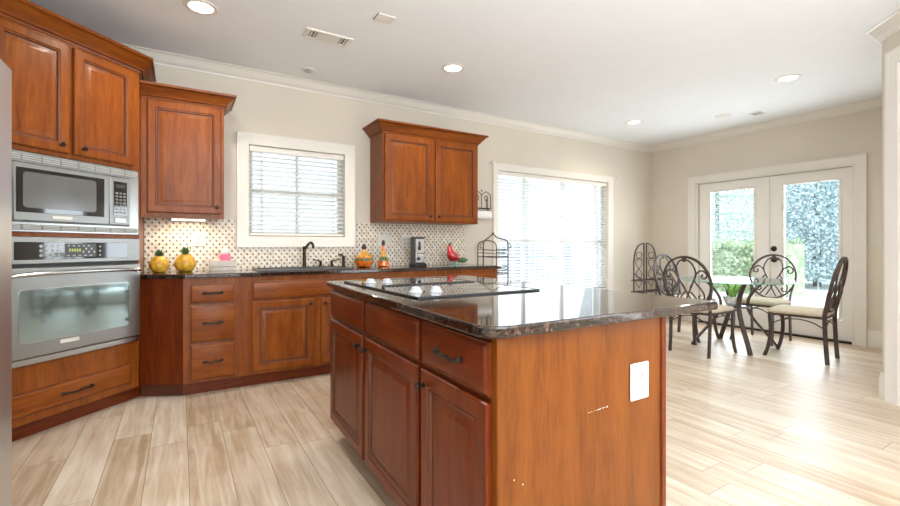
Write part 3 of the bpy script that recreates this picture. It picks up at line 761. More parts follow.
# ---- pineapples
def pineapple(x, y, r, hh, label):
    t = thing('ceramic_pineapple', label, 'pineapple ornament', (x, y, .917))
    m = MB(); n = 32; nz = 18; rings = []
    for i in range(nz+1):
        f = i/nz; zz_ = f*hh; base_r = r*(math.sin(PI*(.14+.80*f))**.55)
        if i == 0: base_r *= .9
        ring = []
        for j in range(n):
            a = 2*PI*j/n
            b = 1 + .055*abs(math.sin((a*8 + f*9)/2*1.0))*1 - .0 + .055*abs(math.sin((a*8 - f*9)/2))
            ring.append((base_r*b*math.cos(a)*.95, base_r*b*math.sin(a)*.95, zz_))
        rings.append(ring)
    m.loft(rings, True, True); m.build('fruit_body', 'pineapple', t, 60)
    m = MB(); rnd = random.Random(int(x*100))
    for i in range(22):
        a = i*2.4; lay = i/26; ln = r*(.55+.55*lay); out = r*(.75*(1-lay)+.06)
        w_ = r*.16; c_, s_ = math.cos(a), math.sin(a)
        p0 = Vector((c_*r*.15, s_*r*.15, hh-.003)); p1 = Vector((c_*out*.6, s_*out*.6, hh+ln*.5)); p2 = Vector((c_*out*1.25, s_*out*1.25, hh+ln*(.75+.25*lay)))
        sd_ = Vector((-s_, c_, 0))*w_
        m.add([p0-sd_, p0+sd_, p1+sd_*.9, p1-sd_*.9, p2, p1+Vector((c_, s_, 0))*.004], [(0, 1, 2, 5), (0, 5, 3), (3, 5, 4), (5, 2, 4)])
    m.build('leaf_crown', 'pine_leaf', t)
pineapple(-.142, 4.2, .066, .128, 'yellow ceramic pineapple nearest the oven, the smaller of the pair')
pineapple(.035, 4.2, .074, .142, 'yellow ceramic pineapple farther from the oven, the bigger of the pair')
# ---- whitewashed box and the pink soap bottle standing on it
t = thing('wooden_box', 'low whitewashed wooden box on the worktop left of the sink window', 'box', (.31, 4.22, .917))
m = MB().cbox(-.10, .10, -.05, -.04, 0, .085, .002).cbox(-.10, .10, .04, .05, 0, .085, .002).cbox(-.10, -.09, -.04, .04, 0, .085, .002).cbox(.09, .10, -.04, .04, 0, .085, .002); m.build('box_sides', 'limewash', t)
MB().box(-.09, .09, -.04, .04, .070, .076).build('box_top', 'limewash', t)
MB().cbox(-.102, .102, -.053, -.0502, .03, .036, .001).build('front_groove', 'vent_grey', t)
t = thing('soap_bottle', 'pink soap bottle with a white top resting on the whitewashed box', 'bottle', (.325, 4.22, .9935))
MB().lathe([(.03, 0), (.043, .006), (.045, .03), (.040, .055), (.026, .066)], n=20).build('bottle_body', 'pink', t)
MB().lathe([(.027, .066), (.030, .072), (.028, .088), (.016, .108), (.010, .125), (.001, .128)], n=20).build('bottle_cap', 'soft_white', t)
t = thing('soap_dish', 'pale peach sponge lying beside the pink soap bottle', 'sponge', (.262, 4.205, .9935))
MB().cbox(-.03, .03, -.02, .02, 0, .022, .006).build('sponge_block', 'cushion', t)
# ---- vinegar bottles
t = thing('oil_bottle', 'round flask of orange peppers and oil with dark stopper', 'bottle', (1.562, 4.2, .917))
m = MB(); m.lathe([(.05, 0), (.066, .006), (.088, .04), (.092, .07), (.084, .098)], n=24); m.build('flask_base', 'orange_oil', t)
MB().lathe([(.084, .098), (.066, .125), (.035, .145), (.020, .155), (.017, .175)], n=24).build('flask_shoulder', 'amber', t)
MB().lathe([(.084, .060), (.0935, .066), (.0925, .084), (.082, .092)], n=24, cap=False).build('herb_band', 'green_herb', t)
MB().lathe([(.019, .175), (.021, .180), (.022, .20), (.014, .226), (.001, .228)], n=16).build('stopper', 'cork', t)
t = thing('oil_bottle', 'tall slender cone bottle of orange peppers with dark stopper', 'bottle', (1.768, 4.2, .917))
MB().lathe([(.048, 0), (.062, .005), (.060, .02), (.050, .06)], n=24).build('flask_base', 'orange_oil', t)
MB().lathe([(.050, .06), (.045, .075), (.035, .10)], n=24).build('herb_band', 'green_herb', t)
MB().lathe([(.035, .10), (.028, .13), (.019, .155)], n=24).build('flask_shoulder', 'amber', t)
MB().lathe([(.019, .155), (.015, .19), (.013, .215)], n=20).build('flask_neck', 'orange_oil', t)
MB().lathe([(.014, .215), (.018, .222), (.016, .255), (.010, .266), (.001, .268)], n=16).build('stopper', 'cork', t)
# ---- silver canister set on a black foot
t = thing('coffee_grinder', 'silver upright coffee grinder on a black foot', 'grinder', (2.165, 4.2, .917))
MB().cbox(-.078, .078, -.06, .06, 0, .022, .006).build('foot', 'black_plastic', t)
MB().cbox(-.062, .062, -.045, .045, .022, .295, .012).build('grinder_body', 'silver', t)
MB().cbox(-.068, -.062, -.05, .05, .022, .30, .002).build('back_strip', 'grey_panel', t)
MB().cbox(-.066, .066, -.05, .05, .290, .303, .004).build('top_rim', 'grey_panel', t)
m = MB(); m.cbox(-.018, .006, -.0485, -.0452, .18, .255, .001); m.cbox(-.024, .010, -.05, -.0452, .165, .20, .001); m.build('handle_slot', 'black_plastic', t)
MB().lathe([(.017, 0), (.017, -.010), (.012, -.014), (.001, -.015)], (-.018, -.045, .075), n=16, axis='Y').build('knob', 'black_plastic', t)
m = MB()
for i in range(4): m.cbox(-.03+i*.022, -.018+i*.022, -.049, -.0452, .125, .137, .001)
m.build('buttons', 'grey_panel', t)
# ---- red bird
t = thing('bird_figurine', 'glossy red glass bird figurine with green tail', 'figurine', (2.60, 4.18, .917))
MB().loft([[(x+a*r*1.12, b*r*.9+y, z) for a, b in [(math.cos(2*PI*i/16), math.sin(2*PI*i/16)) for i in range(16)]] for x, y, z, r in
   [(.012, 0, .03, .012), (.008, 0, .04, .040), (.004, 0, .07, .066), (-.004, 0, .10, .070), (-.022, 0, .13, .055), (-.042, 0, .155, .034), (-.052, 0, .175, .026), (-.056, 0, .195, .028), (-.056, 0, .212, .022), (-.055, 0, .222, .006)]], True, True).build('bird_body', 'red_glass', t, 60)
MB().loft([[(x, a*r, z+b*r) for a, b in [(math.cos(2*PI*i/8), math.sin(2*PI*i/8)) for i in range(8)]] for x, z, r in [(-.075, .20, .016), (-.090, .197, .009), (-.105, .190, .002)]], True, True).build('beak', 'amber', t)
MB().tube(spline([(-.062, 0, .215), (-.05, 0, .235), (-.028, 0, .228)], 4), .009).build('crest', 'cork', t)
m = MB(); 
for k in (-1, 0, 1):
    P = spline([(.05, k*.01, .06), (.10, k*.025, .045), (.16, k*.035, .060+.008*k)], 5); m.tube(P, [.010+.014*math.sin(PI*i/(len(P)-1)) for i in range(len(P))], 8)
m.build('tail', 'pine_leaf', t)
MB().lathe([(.055, 0), (.055, .005), (.020, .012), (.014, .032)], (.01, 0, 0)).build('foot', 'glass_edge', t)

# ---- wall plates
def plate(loc, rz, w, h, kind, label, gangs=1):
    t = thing('outlet_plate' if kind == 'outlet' else 'switch_plate', label, 'outlet' if kind == 'outlet' else 'light switch', loc, rz)
    MB().cbox(-w/2, w/2, -.007, 0, -h/2, h/2, .003).build('cover_plate', 'plate_white', t)
    for g in range(gangs):
        cx_ = (g-(gangs-1)/2)*.046
        if kind == 'outlet':
            for s_ in (-1, 1):
                o = MB().cbox(cx_-.016, cx_+.016, -.0095, -.007, s_*.021-.015, s_*.021+.015, .002).build('receptacle', 'socket_grey', t)
                m = MB(); m.box(cx_-.008, cx_-.0055, -.0102, -.0096, s_*.021-.004, s_*.021+.006).box(cx_+.0055, cx_+.008, -.0102, -.0096, s_*.021-.004, s_*.021+.006)
                m.lathe([(.003, 0), (.003, -.0006)], (cx_, -.0096, s_*.021-.009), n=8, axis='Y'); m.build('slots', 'slot_dark', o)
        else:
            MB().cbox(cx_-.016, cx_+.016, -.0105, -.007, -.033, .033, .002).build('rocker', 'plate_white', t)
    return t
plate((.137, YW-.009, 1.178), 0, .10, .115, 'outlet', 'cream outlet plate on the backsplash above the bigger pineapple')
plate((1.875, YW-.009, 1.178), 0, .155, .12, 'switch', 'cream double switch plate on the backsplash behind the slender orange bottle', 2)
plate((2.14, YW-.009, 1.178), 0, .13, .12, 'outlet', 'cream double outlet plate on the backsplash behind the silver grinder', 2)
plate((XW-.001, 1.705, 1.187), -PI/2, .12, .125, 'switch', 'white switch plate on the wall right of the french doors', 2)

# ------------------------------------------------------------ island
IP = [(.712, .93), (1.445, .93), (1.445, 2.57), (.764, 2.57)]
IS = thing('kitchen_island', 'large cherry kitchen island with doors, drawers and panelled end', 'island')
def inset(poly, d):
    c = Vector((sum(p[0] for p in poly)/4, sum(p[1] for p in poly)/4)); return [tuple(Vector(p) + Vector((d if p[0] < c.x else -d, d if p[1] < c.y else -d))) for p in poly]
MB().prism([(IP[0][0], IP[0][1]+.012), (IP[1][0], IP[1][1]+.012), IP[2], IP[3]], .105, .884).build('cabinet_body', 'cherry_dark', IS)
tk = [(IP[0][0]+.075, IP[0][1]+.012), (IP[1][0]-.01, IP[0][1]+.012), (IP[2][0]-.01, IP[2][1]-.05), (IP[3][0]+.075, IP[3][1]-.05)]
MB().prism(tk, 0, .105).build('toe_kick', 'toe', IS)
MB().box(.744, 1.425, .9305, .942, 0, .883).build('end_panel', 'veneer', IS)
MB().cbox(.710, .744, .924, .950, .0, .883, .003).build('corner_post', 'veneer', IS)
MB().cbox(1.425, 1.450, .924, .950, .0, .883, .003).build('corner_post', 'cherry_dark', IS)
m = MB()
rnd = random.Random(3)
for i in range(9):
    x = 1.062 + i*.0105; m.box(x, x+.002+rnd.random()*.006, .9298, .9306, .6145+i*.0003+rnd.random()*.002, .616+i*.0003+rnd.random()*.003)
for x, z in ((.765, .36), (.770, .49), (.80, .47)): m.box(x, x+.003, .9298, .9306, z, z+.003)
m.build('scuff_marks', 'soft_white', IS)
ang = math.radians(-90) - math.atan(.0317)
FR = (.764, 2.57)
def face_part(o):
    o.location = (FR[0], FR[1], 0); o.rotation_euler = (0, 0, ang)
dk = ('cherry_dark', 'glaze'); dkx = ('cherry_shaded_x', 'glaze')
for a, b, hwd in ((.02, .600, None), (.630, 1.197, None), (1.222, 1.622, .14)):
    face_part(drawer(IS, a, b, .722, .868, 0, hwd, mats=dkx, name='drawer' if hwd else 'false_front'))
pull_y = -.022
for a, b, kx in ((.02, .600, .565), (.630, 1.197, .665), (1.222, 1.622, 1.250)):
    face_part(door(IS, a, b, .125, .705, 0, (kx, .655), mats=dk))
# pull on the drawer farthest from the viewer too
for c in IS.children:
    pass

# granite top with one rounded near corner
def rounded(poly, rs, n=8):
    out = []
    for i, p in enumerate(poly):
        r = rs[i]; b = Vector(p); a = Vector(poly[i-1]); c = Vector(poly[(i+1) % len(poly)])
        if r == 0: out.append(p); continue
        u = (a-b).normalized(); w_ = (c-b).normalized()
        for k in range(n+1):
            t_ = k/n; p0 = b+u*r; p2 = b+w_*r
            q = p0*(1-t_)**2 + b*2*t_*(1-t_) + p2*t_**2; out.append((q.x, q.y))
    return out
top = rounded([(.660, .898), (1.735, .892), (1.735, 2.615), (.738, 2.615)], [.09, .02, .02, .015])
it = thing('island_countertop', 'dark speckled granite slab on top of the island', 'worktop')
MB().prism(top, .885, .917, ch=.006).build('granite_slab', 'granite', it, 12)
# cooktop
ct = thing('cooktop', 'black glass cooktop with a centre downdraft vent on the island', 'cooktop', (0, 0, .9175))
MB().cbox(.800, 1.425, 1.548, 2.45, 0, .006, .003).build('glass_surface', 'black_glass', ct)
m = MB()
for a, b, c, d in ((.797, 1.428, 1.540, 1.5475), (.797, 1.428, 2.451, 2.458), (.794, .7995, 1.540, 2.458), (1.4255, 1.431, 1.540, 2.458)): m.cbox(a, b, c, d, 0, .0075, .001)
m.build('edge_frame', 'black_plastic', ct)
m = MB().cbox(.87, 1.40, 2.03, 2.09, .006, .009, .001)
for i in range(22): x = .885 + i*.023; m.box(x, x+.010, 2.035, 2.085, .009, .011)
m.build('downdraft_vent', 'black_plastic', ct)
for cx_, cy_, r_ in ((1.24, 1.76, .10), (1.02, 1.93, .07), (1.24, 2.28, .085), (1.02, 2.24, .08)):
    m = MB(); m.lathe([(r_, .0062), (r_+.003, .0066), (r_+.003, .0062)], (cx_, cy_, 0), n=32, cap=False); m.lathe([(r_*.6, .0062), (r_*.6+.002, .0066), (r_*.6+.002, .0062)], (cx_, cy_, 0), n=32, cap=False)
    m.build('burner_ring', 'vent_grey', ct)
for cx_, cy_ in ((.875, 1.72), (.955, 1.685), (.880, 2.27), (.960, 2.23)):
    MB().lathe([(.030, .006), (.030, .010), (.024, .014), (.020, .026), (.015, .030), (.001, .031)], (cx_, cy_, 0), n=20).build('control_knob', 'knob_white', ct)
# island outlet
plate((1.304, .9303, .676), 0, .094, .122, 'outlet', 'white outlet plate on the end panel of the island')

# ------------------------------------------------------------ refrigerator (only its front edge shows)
t = thing('refrigerator', 'stainless refrigerator at the left edge of the picture', 'refrigerator', (-1.2045, 1.22, 0))
MB().box(-.12, .63, 0, .885, .02, 1.72).build('fridge_body', 'vent_grey', t)
o = MB().cbox(.635, .708, .003, .440, .09, 1.745, .014).build('fridge_door', 'fridge_steel', t)
MB().tube([(.71, .40, .7), (.755, .40, .72), (.755, .40, 1.5), (.71, .40, 1.52)], .012, 10).build('door_handle', 'steel_bright', o)
o = MB().cbox(.635, .708, .446, .885, .09, 1.745, .014).build('fridge_door', 'fridge_steel', t)
MB().tube([(.71, .48, .7), (.755, .48, .72), (.755, .48, 1.5), (.71, .48, 1.52)], .012, 10).build('door_handle', 'steel_bright', o)
MB().cbox(.58, .69, .80, .87, 1.72, 1.757, .006).build('hinge_cover', 'key_grey', t)
MB().box(.55, .66, .01, .875, .0, .085).build('kick_grille', 'black_plastic', t)

# ------------------------------------------------------------ iron pieces
def circ(c, r, n=20, plane='XZ', ry=None):
    ry = ry or r
    return [(c[0]+r*math.cos(2*PI*i/n), c[1], c[2]+ry*math.sin(2*PI*i/n)) for i in range(n)]
# wall rack with roll holder
t = thing('paper_towel_holder', 'black iron scroll wall holder with a white paper roll', 'holder', (3.04, YW-.07, 1.50))
R = .005
m = MB(); m.tube([(-.06, 0, .085), (.225, 0, .085)], R); m.tube([(-.06, .06, .085), (.225, .06, .085)], R)
for x in (-.05, .015, .08, .15, .215): m.tube([(x, 0, .085), (x, 0, .20 if x in (.015, .15) else .235)], R)
for a, b in ((-.05, .08), (.08, .215)):
    c_ = (a+b)/2; m.tube(spline([(a, 0, .235), (a+.02, 0, .262), (c_, 0, .285), (b-.02, 0, .262), (b, 0, .235)], 5), R)
    m.tube(spline([(c_, 0, .17), (c_+.022, 0, .20), (c_+.012, 0, .235), (c_-.006, 0, .225)], 5), .004); m.tube(spline([(c_, 0, .17), (c_-.022, 0, .20), (c_-.012, 0, .235), (c_+.006, 0, .225)], 5), .004)
for x in (-.05, .215): m.tube([(x, 0, .085), (x, .062, .085)], R); m.tube([(x, .062, .235), (x, .062, .05)], R)
m.tube([(.080, 0, .285), (.080, 0, .31)], .007)
m.build('scroll_rack', 'iron', t)
m = MB(); m.tube([(-.09, 0, 0), (.225, 0, 0)], .006); m.tube(spline([(.215, .055, .085), (.238, .03, .04), (.238, 0, 0)], 5), R)
m.lathe([(.020, .205), (.024, .222), (.010, .240), (.001, .262)], (0, 0, 0), axis='X', n=12); m.build('roll_rod', 'iron', t)
MB().lathe([(.012, -.08), (.052, -.08), (.052, .205), (.012, .205)], (0, 0, 0), axis='X', n=28).build('paper_roll', 'paper', t)

# house-shaped rack standing past the end of the worktop
t = thing('iron_rack', 'black iron rack with pointed top standing in front of the wide window', 'rack', (3.20, 4.24, 0))
def frame(y, x0, x1, apx, r=.0075):
    m = MB()
    P = [(x0, y, 0), (x0, y, 1.13)] + [tuple(p) for p in spline([(x0+.005, y, 1.165), (x0+.03, y, 1.195), (apx-.06, y, 1.225), (apx, y, 1.262), (apx+.06, y, 1.225), (x1-.03, y, 1.195), (x1-.005, y, 1.165)], 4)] + [(x1, y, 1.13), (x1, y, 0)]
    m.tube(P, r, 8); m.lathe([(.004, 1.255), (.014, 1.268), (.012, 1.282), (.001, 1.290)], (apx, y, 0), n=10)
    for x, s_ in ((x0, -1), (x1, 1)): m.tube(spline([(x, y, 1.165), (x+s_*.03, y, 1.15), (x+s_*.05, y, 1.12), (x+s_*.03, y, 1.10), (x+s_*.018, y, 1.115)], 4), .0045)
    return m
frame(-.06, -.195, .17, -.055).build('front_frame', 'iron', t)
MB().tube([(-.14, .13, 0), (-.14, .13, 1.10)] + [tuple(p) for p in spline([(-.135, .13, 1.14), (-.10, .13, 1.175), (.0, .13, 1.19), (.10, .13, 1.175), (.135, .13, 1.14)], 4)] + [(.14, .13, 1.10), (.14, .13, 0)], .0065, 8).build('back_frame', 'iron', t)
for z in (.30, .62, .80, 1.00):
    m = MB()
    for k, dz in enumerate((0, .045, .085)):
        m.tube(spline([(-.14, .13, z+dz), (-.165, .03, z+dz), (-.195, -.06, z+dz), (.0, -.10, z+dz-.012), (.175, -.06, z+dz), (.155, .03, z+dz), (.14, .13, z+dz)], 4), .0045, 6)
    for i in range(5): x = -.12+i*.065; m.tube([(x, -.08, z), (x-.02, .13, z)], .0035, 6)
    m.build('basket_shelf', 'iron', t)
MB().lathe([(.022, 0), (.022, -.010), (.001, -.012)], (.11, -.10, 1.05), n=16, axis='Y').build('tag', 'soft_white', t)

# arched two panel rack in the corner
t = thing('corner_rack', 'dark iron arched rack with twin scroll panels in the far corner', 'rack', (6.02, 4.18, 0))
m = MB(); hw_ = .27
P = [(-hw_, 0, 0), (-hw_, 0, .82)] + [tuple(p) for p in spline([(-hw_, 0, .90), (-hw_+.03, 0, 1.03), (-hw_+.11, 0, 1.13), (-.03, 0, 1.17)], 6)] + [(-.03, 0, .45), (-.03, 0, 0)]
m.tube(P, .011, 8); m.tube([(-x, y, z) for x, y, z in P], .011, 8)
m.build('arched_frame', 'iron', t)
for s_ in (-1, 1):
    m = MB(); c_ = s_*.15
    for z in (.45, .62, .93): m.tube([(s_*.03, 0, z), (s_*hw_, 0, z)], .007)
    for q in (-1, 1):
        m.tube(spline([(c_, 0, .63), (c_+q*.07, 0, .67), (c_+q*.05, 0, .74), (c_+q*.015, 0, .78), (c_+q*.06, 0, .84), (c_+q*.075, 0, .90), (c_+q*.03, 0, .905)], 5), .006, 6)
        m.tube(spline([(c_, 0, .94), (c_+q*.06, 0, .96), (c_+q*.055, 0, 1.02), (c_+q*.01, 0, 1.03)], 5), .006, 6)
        m.tube([(c_+q*.10, 0, .61), (c_, 0, .50)], .005, 6)
    m.build('scroll_panel', 'iron', t)
for z in (.14, .45, .62):
    m = MB(); wz = .33 if z < .7 else .27
    m.tube([(-wz, -.22, z), (wz, -.22, z), (wz, .0, z), (-wz, .0, z)], .009, closed=True)
    for i in range(9): x = -wz+.03+i*(2*wz-.06)/8; m.tube([(x, -.22, z), (x, 0, z)], .0045, 6)
    m.build('wire_shelf', 'iron', t)
m = MB()
for s_ in (-1, 1):
    m.tube(spline([(s_*hw_, -.0, .72), (s_*(hw_+.03), -.10, .67), (s_*.33, -.22, .62), (s_*.34, -.22, .50), (s_*.33, -.22, 0)], 5), .010)
m.build('side_rail', 'iron', t)

# ------------------------------------------------------------ dining set
def make_chair(label, mat='iron'):
    t = thing('dining_chair', label, 'chair', (0, 0, 0), 0, 'iron scroll-back chairs around the glass table')
    # local: faces +x, back at x = -.22.  y across
    tilt = .20
    bx_ = lambda z: -.215 - max(0, z-.47)*tilt
    def Q(y, z): return (bx_(z), y, z)
    cz, rz_, ry_ = .752, .262, .248
    m = MB(); pts = [Q(ry_*math.cos(a), cz+rz_*math.sin(a)) for a in [2*PI*i/40 for i in range(40)]]
    m.tube(pts, .011, 8, closed=True, flat=(.026, .019), ref=(1, 0, .2)); m.build('back_ring', mat, t)
    m = MB(); r_ = .0085
    for q in (-1, 1):
        C = lambda L_: spline([Q(q*a, cz+b) for a, b in L_], 6)
        m.tube(C([(0, .235), (.055, .215), (.095, .15), (.100, .08), (.065, .0), (.02, -.09), (-.02, -.17), (-.055, -.235)]), r_, 7)
        m.tube(C([(.03, -.06), (.075, .02), (.115, .095), (.165, .125), (.205, .10), (.208, .06), (.175, .045), (.160, .07), (.175, .085)]), r_, 7)
        m.tube(C([(.075, .02), (.12, -.04), (.16, -.10), (.165, -.155), (.135, -.175), (.108, -.150), (.125, -.13)]), r_, 7)
        m.tube(C([(.03, -.10), (.07, -.15), (.115, -.215)]), r_, 7)
    m.lathe([(.012, -.012), (.024, -.008), (.024, .008), (.012, .012)], Q(0, cz+.232), n=12, axis='X')
    m.build('back_scrolls', mat, t)
    for q in (-1, 1):   # rear posts
        m = MB(); P = spline([(-.235, q*.205, 0), (-.222, q*.205, .20), (-.215, q*.207, .44), Q(q*.215, .56), Q(q*.238, .68)], 6)
        m.tube(P, .011, flat=(.034, .018), ref=(1, 0, 0)); m.build('leg', mat, t)
    for q in (-1, 1):   # front legs
        m = MB(); P = spline([(.265, q*.215, 0), (.235, q*.210, .10), (.215, q*.205, .26), (.225, q*.205, .44)], 6)
        m.tube(P, .011, flat=(.032, .018), ref=(1, 0, 0)); m.lathe([(.014, 0), (.016, .004), (.012, .012)], (.265, q*.215, 0), n=10); m.build('leg', mat, t)
    m = MB(); m.tube([(-.215, -.205, .435), (.235, -.205, .435), (.235, .205, .435), (-.215, .205, .435)], .01, closed=True, flat=(.022, .014), ref=(0, 0, 1)); m.build('seat_frame', mat, t)
    m = MB()
    for q in (-1, 1): m.tube(spline([(-.218, q*.205, .33), (-.12, q*.202, .385), (0, q*.20, .405), (.12, q*.202, .385), (.218, q*.205, .33)], 5), .006, 7)
    m.tube(spline([(.22, -.205, .33), (.225, -.1, .39), (.225, 0, .405), (.225, .1, .39), (.22, .205, .33)], 5), .006, 7)
    m.tube(spline([(-.217, -.205, .33), (-.217, 0, .405), (-.217, .205, .33)], 8), .006, 7)
    m.build('stretcher', mat, t)
    # cushion
    m = MB(); rings = []
    for d, z in ((.03, .445), (.005, .450), (0, .462), (.0, .474), (.012, .488), (.04, .497), (.10, .503)):
        ring = []
        for sx, sy in ((1, 1), (-1, 1), (-1, -1), (1, -1)):
            for k in range(7):
                a = {(1, 1): 0, (-1, 1): 90, (-1, -1): 180, (1, -1): 270}[(sx, sy)] + k*15
                rr = .05; cxx = .015+sx*(.235-rr-d); cyy = sy*(.225-rr-d)
                ring.append((cxx+rr*math.cos(math.radians(a)), cyy+rr*math.sin(math.radians(a)), z))
        rings.append(ring)
    m.loft(rings, True, True); m.build('seat_cushion', 'cushion', t, 60)
    return t
c0 = make_chair('iron scroll-back dining chair nearest the island, its back to the island')
c0.location = (4.74, 2.625, 0)
for loc, rz, lab in (((5.39, 1.965, 0), PI/2+.13, 'iron scroll-back dining chair seen from the side, right of the table'),
                     ((5.945, 2.575, 0), PI, 'iron scroll-back dining chair behind the table, its back to the french doors'),
                     ((5.36, 3.14, 0), -PI/2, 'iron scroll-back dining chair at the far left, partly hidden behind the nearest chair')):
    c = copy_tree(c0); c.location = loc; c.rotation_euler = (0, 0, rz); c['label'] = lab
# table
tc_ = Vector((5.30, 2.57))
t = thing('dining_table', 'round glass top dining table with curved iron legs', 'table', (tc_.x, tc_.y, 0))
RG = .57
MB().lathe([(.001, .738), (RG-.004, .738), (RG-.004, .750), (.001, .750)], n=64).build('glass_top', 'table_glass', t)
MB().lathe([(RG-.004, .738), (RG, .741), (RG, .747), (RG-.004, .750)], n=64, cap=False).build('glass_rim', 'glass_edge', t)
for a in (45, 135, 225, 315):
    c_, s_ = math.cos(math.radians(a)), math.sin(math.radians(a))
    P = spline([(.43, 0), (.36, .08), (.24, .22), (.13, .36), (.10, .45), (.13, .56), (.21, .66), (.30, .732)], 6) if False else [Vector((r_, z_, 0)) for r_, z_ in ((.43, 0), (.40, .05), (.33, .14), (.24, .25), (.165, .36), (.135, .45), (.145, .54), (.19, .62), (.25, .69), (.30, .736))]
    P = [(p[0]*c_, p[0]*s_, p[1]) for p in P]
    MB().tube(spline(P, 3), .012, flat=(.044, .018), ref=(-s_, c_, 0)).build('leg', 'iron', t)
MB().tube([(.135*math.cos(a), .135*math.sin(a), .45) for a in [2*PI*i/28 for i in range(28)]], .008, closed=True).build('centre_ring', 'iron', t)
m = MB(); m.lathe([(.001, .452), (.13, .452), (.13, .458), (.001, .458)], n=28); m.build('lower_shelf', 'iron', t)
# fern in a white pot on the table's centre shelf
t = thing('potted_fern', 'bright green fern in a white pot on the shelf under the glass table', 'plant', (tc_.x-.01, tc_.y+.01, .459))
MB().lathe([(.055, 0), (.06, .004), (.085, .05), (.092, .085), (.098, .09), (.098, .102), (.086, .102), (.080, .09), (.001, .088)], n=24).build('flower_pot', 'pot_white', t)
m = MB(); rnd = random.Random(5)
for i in range(46):
    a = rnd.random()*2*PI; ln = .12+.07*rnd.random(); up_ = .5+.7*rnd.random()
    P = spline([(0.02*math.cos(a), .02*math.sin(a), .09), (ln*.45*math.cos(a), ln*.45*math.sin(a), .09+ln*.75*up_), (ln*math.cos(a), ln*math.sin(a), .09+ln*.75*up_+.01), ], 4)
    s2 = Vector((-math.sin(a), math.cos(a), 0))
    V = []; F = []
    for j, p in enumerate(P):
        w_ = .011*math.sin(PI*(j+.6)/(len(P)+.2)); zc = min(p.z, .262)
        V += [Vector((p.x, p.y, zc))-s2*w_, Vector((p.x, p.y, zc))+s2*w_]
        if j: F.append((2*j-2, 2*j-1, 2*j+1, 2*j))
    m.add(V, F)
m.build('fronds', 'fern', t)

# ------------------------------------------------------------ outdoors
g = MB().box(-30, 60, -30, 60, -.30, -.12).build('ground', 'concrete'); struct(g)
def foliage(m, c, rx, ry, rz_, n, size, rnd, cone=False):
    for i in range(n):
        while True:
            p = Vector((rnd.uniform(-1, 1), rnd.uniform(-1, 1), rnd.uniform(-1, 1)))
            if cone:
                f = (p.z+1)/2
                if math.hypot(p.x, p.y) < (1-f)*1.0+.03: break
            elif .45 < p.length < 1: break
        q = Vector((c[0]+p.x*rx, c[1]+p.y*ry, c[2]+p.z*rz_)); s_ = size*rnd.uniform(.3, 1.)
        a = Vector((rnd.gauss(0, 1), rnd.gauss(0, 1), rnd.gauss(0, 1))).normalized(); b = a.orthogonal().normalized(); d = a.cross(b)
        m.add([q+b*s_, q+d*s_*.7, q-b*s_, q-d*s_*.7], [(0, 1, 2, 3)])
rnd = random.Random(11)
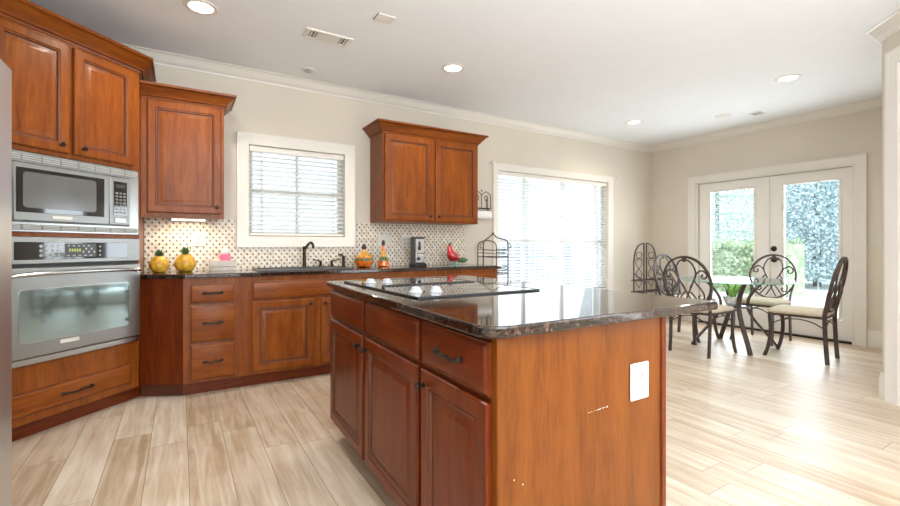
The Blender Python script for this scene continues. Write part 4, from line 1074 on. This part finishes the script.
# clipped hedge
t = thing('hedge', 'clipped light green hedge outside the french doors', 'hedge', (13.2, 8.0, -.12))
m = MB(); m.box(-.5, .5, -3.05, 3.2, 0, 1.30); o = m.build('hedge_core', 'hedge_leaf', t)
m = MB()
for i in range(5200):
    q = Vector((rnd.uniform(-.62, .55), rnd.uniform(-3.12, 3.3), rnd.uniform(0, 1.42))); s_ = rnd.uniform(.03, .08)
    if abs(q.x) < .48 and q.z < 1.28: q.x = -.5-rnd.random()*.12
    a = Vector((rnd.gauss(0, 1), rnd.gauss(0, 1), rnd.gauss(0, 1))).normalized(); b = a.orthogonal().normalized(); d = a.cross(b)
    m.add([q+b*s_, q+d*s_*.7, q-b*s_, q-d*s_*.7], [(0, 1, 2, 3)])
m.build('leaves', 'hedge_leaf', t)
def conifer(x, y, h, r, label, mat, n=26000):
    t = thing('conifer_tree', label, 'tree', (x, y, -.12))
    MB().lathe([(.10, 0), (.07, h*.4), (.02, h*.97)], n=10).build('trunk', 'bark', t)
    m = MB()
    for k in range(15):
        f = k/15; z = .25+f*h*.93; rr = r*(1-f)+.12
        for j in range(9):
            a = j*2*PI/9+k*.7; P = spline([(0, 0, z), (rr*.5*math.cos(a), rr*.5*math.sin(a), z+.02), (rr*math.cos(a), rr*math.sin(a), z-.18*rr)], 4)
            m.tube(P, .02, 4)
    foliage(m, (0, 0, .2+h*.5), r, r, h*.5, n, .065, rnd, True)
    m.build('boughs', mat, t)
conifer(16.8, 5.75, 9.0, 1.7, 'tall blue-green conifer seen through the right french door', 'spruce_leaf')
conifer(27.5, 8.8, 15.0, 3.2, 'pale conifer behind, its crown between the two french door panes', 'pale_leaf')
conifer(21.0, 10.9, 13.0, 2.5, 'pale conifer seen at the left of the left french door', 'pale_leaf')
# white siding of the neighbouring house and a fence behind the breakfast window
t = thing('neighbour_house', 'pale sided house wall outside the kitchen windows', 'house', (1.5, 12.0, -.12))
m = MB()
for i in range(22): m.box(-6, 14.5, .0+.004*(i%2), .1, i*.2, i*.2+.195)
m.build('siding_wall', 'siding', t, 5)
t = thing('picket_fence', 'blue-grey picket fence outside the wide breakfast window', 'fence', (6.5, 7.4, -.12))
m = MB()
for i in range(34): x = -2.6+i*.16; m.cbox(x, x+.09, 0, .025, .05, 1.22, .006)
m.build('pickets', 'fence_paint', t)
MB().box(-2.7, 2.9, .026, .07, .25, .34).box(-2.7, 2.9, .026, .07, .95, 1.04).build('rails', 'fence_paint', t)
for x in (-2.6, -.2, 2.6): MB().cbox(x, x+.1, .071, .17, 0, 1.3, .01).build('post', 'fence_paint', t)

# repeats share a group
GROUPS = {'recessed_downlight': 'recessed ceiling lights', 'ceramic_pineapple': 'pair of ceramic pineapples', 'oil_bottle': 'orange bottles on the back worktop',
          'base_cabinet': 'cherry base cabinets along the back wall', 'wall_cabinet': 'cherry wall cabinets on the back wall', 'faucet_valve': 'bronze lever valves of the sink',
          'curtain_bracket': 'white curtain brackets', 'window_blind': 'white slatted blinds', 'outlet_plate': 'outlet plates', 'switch_plate': 'switch plates',
          'conifer_tree': 'conifers outside the french doors', 'ceiling_vent': 'ceiling vents'}
for o in S.objects:
    k = o.name.split('.')[0]
    if o.parent is None and k in GROUPS and 'category' in o: o['group'] = GROUPS[k]
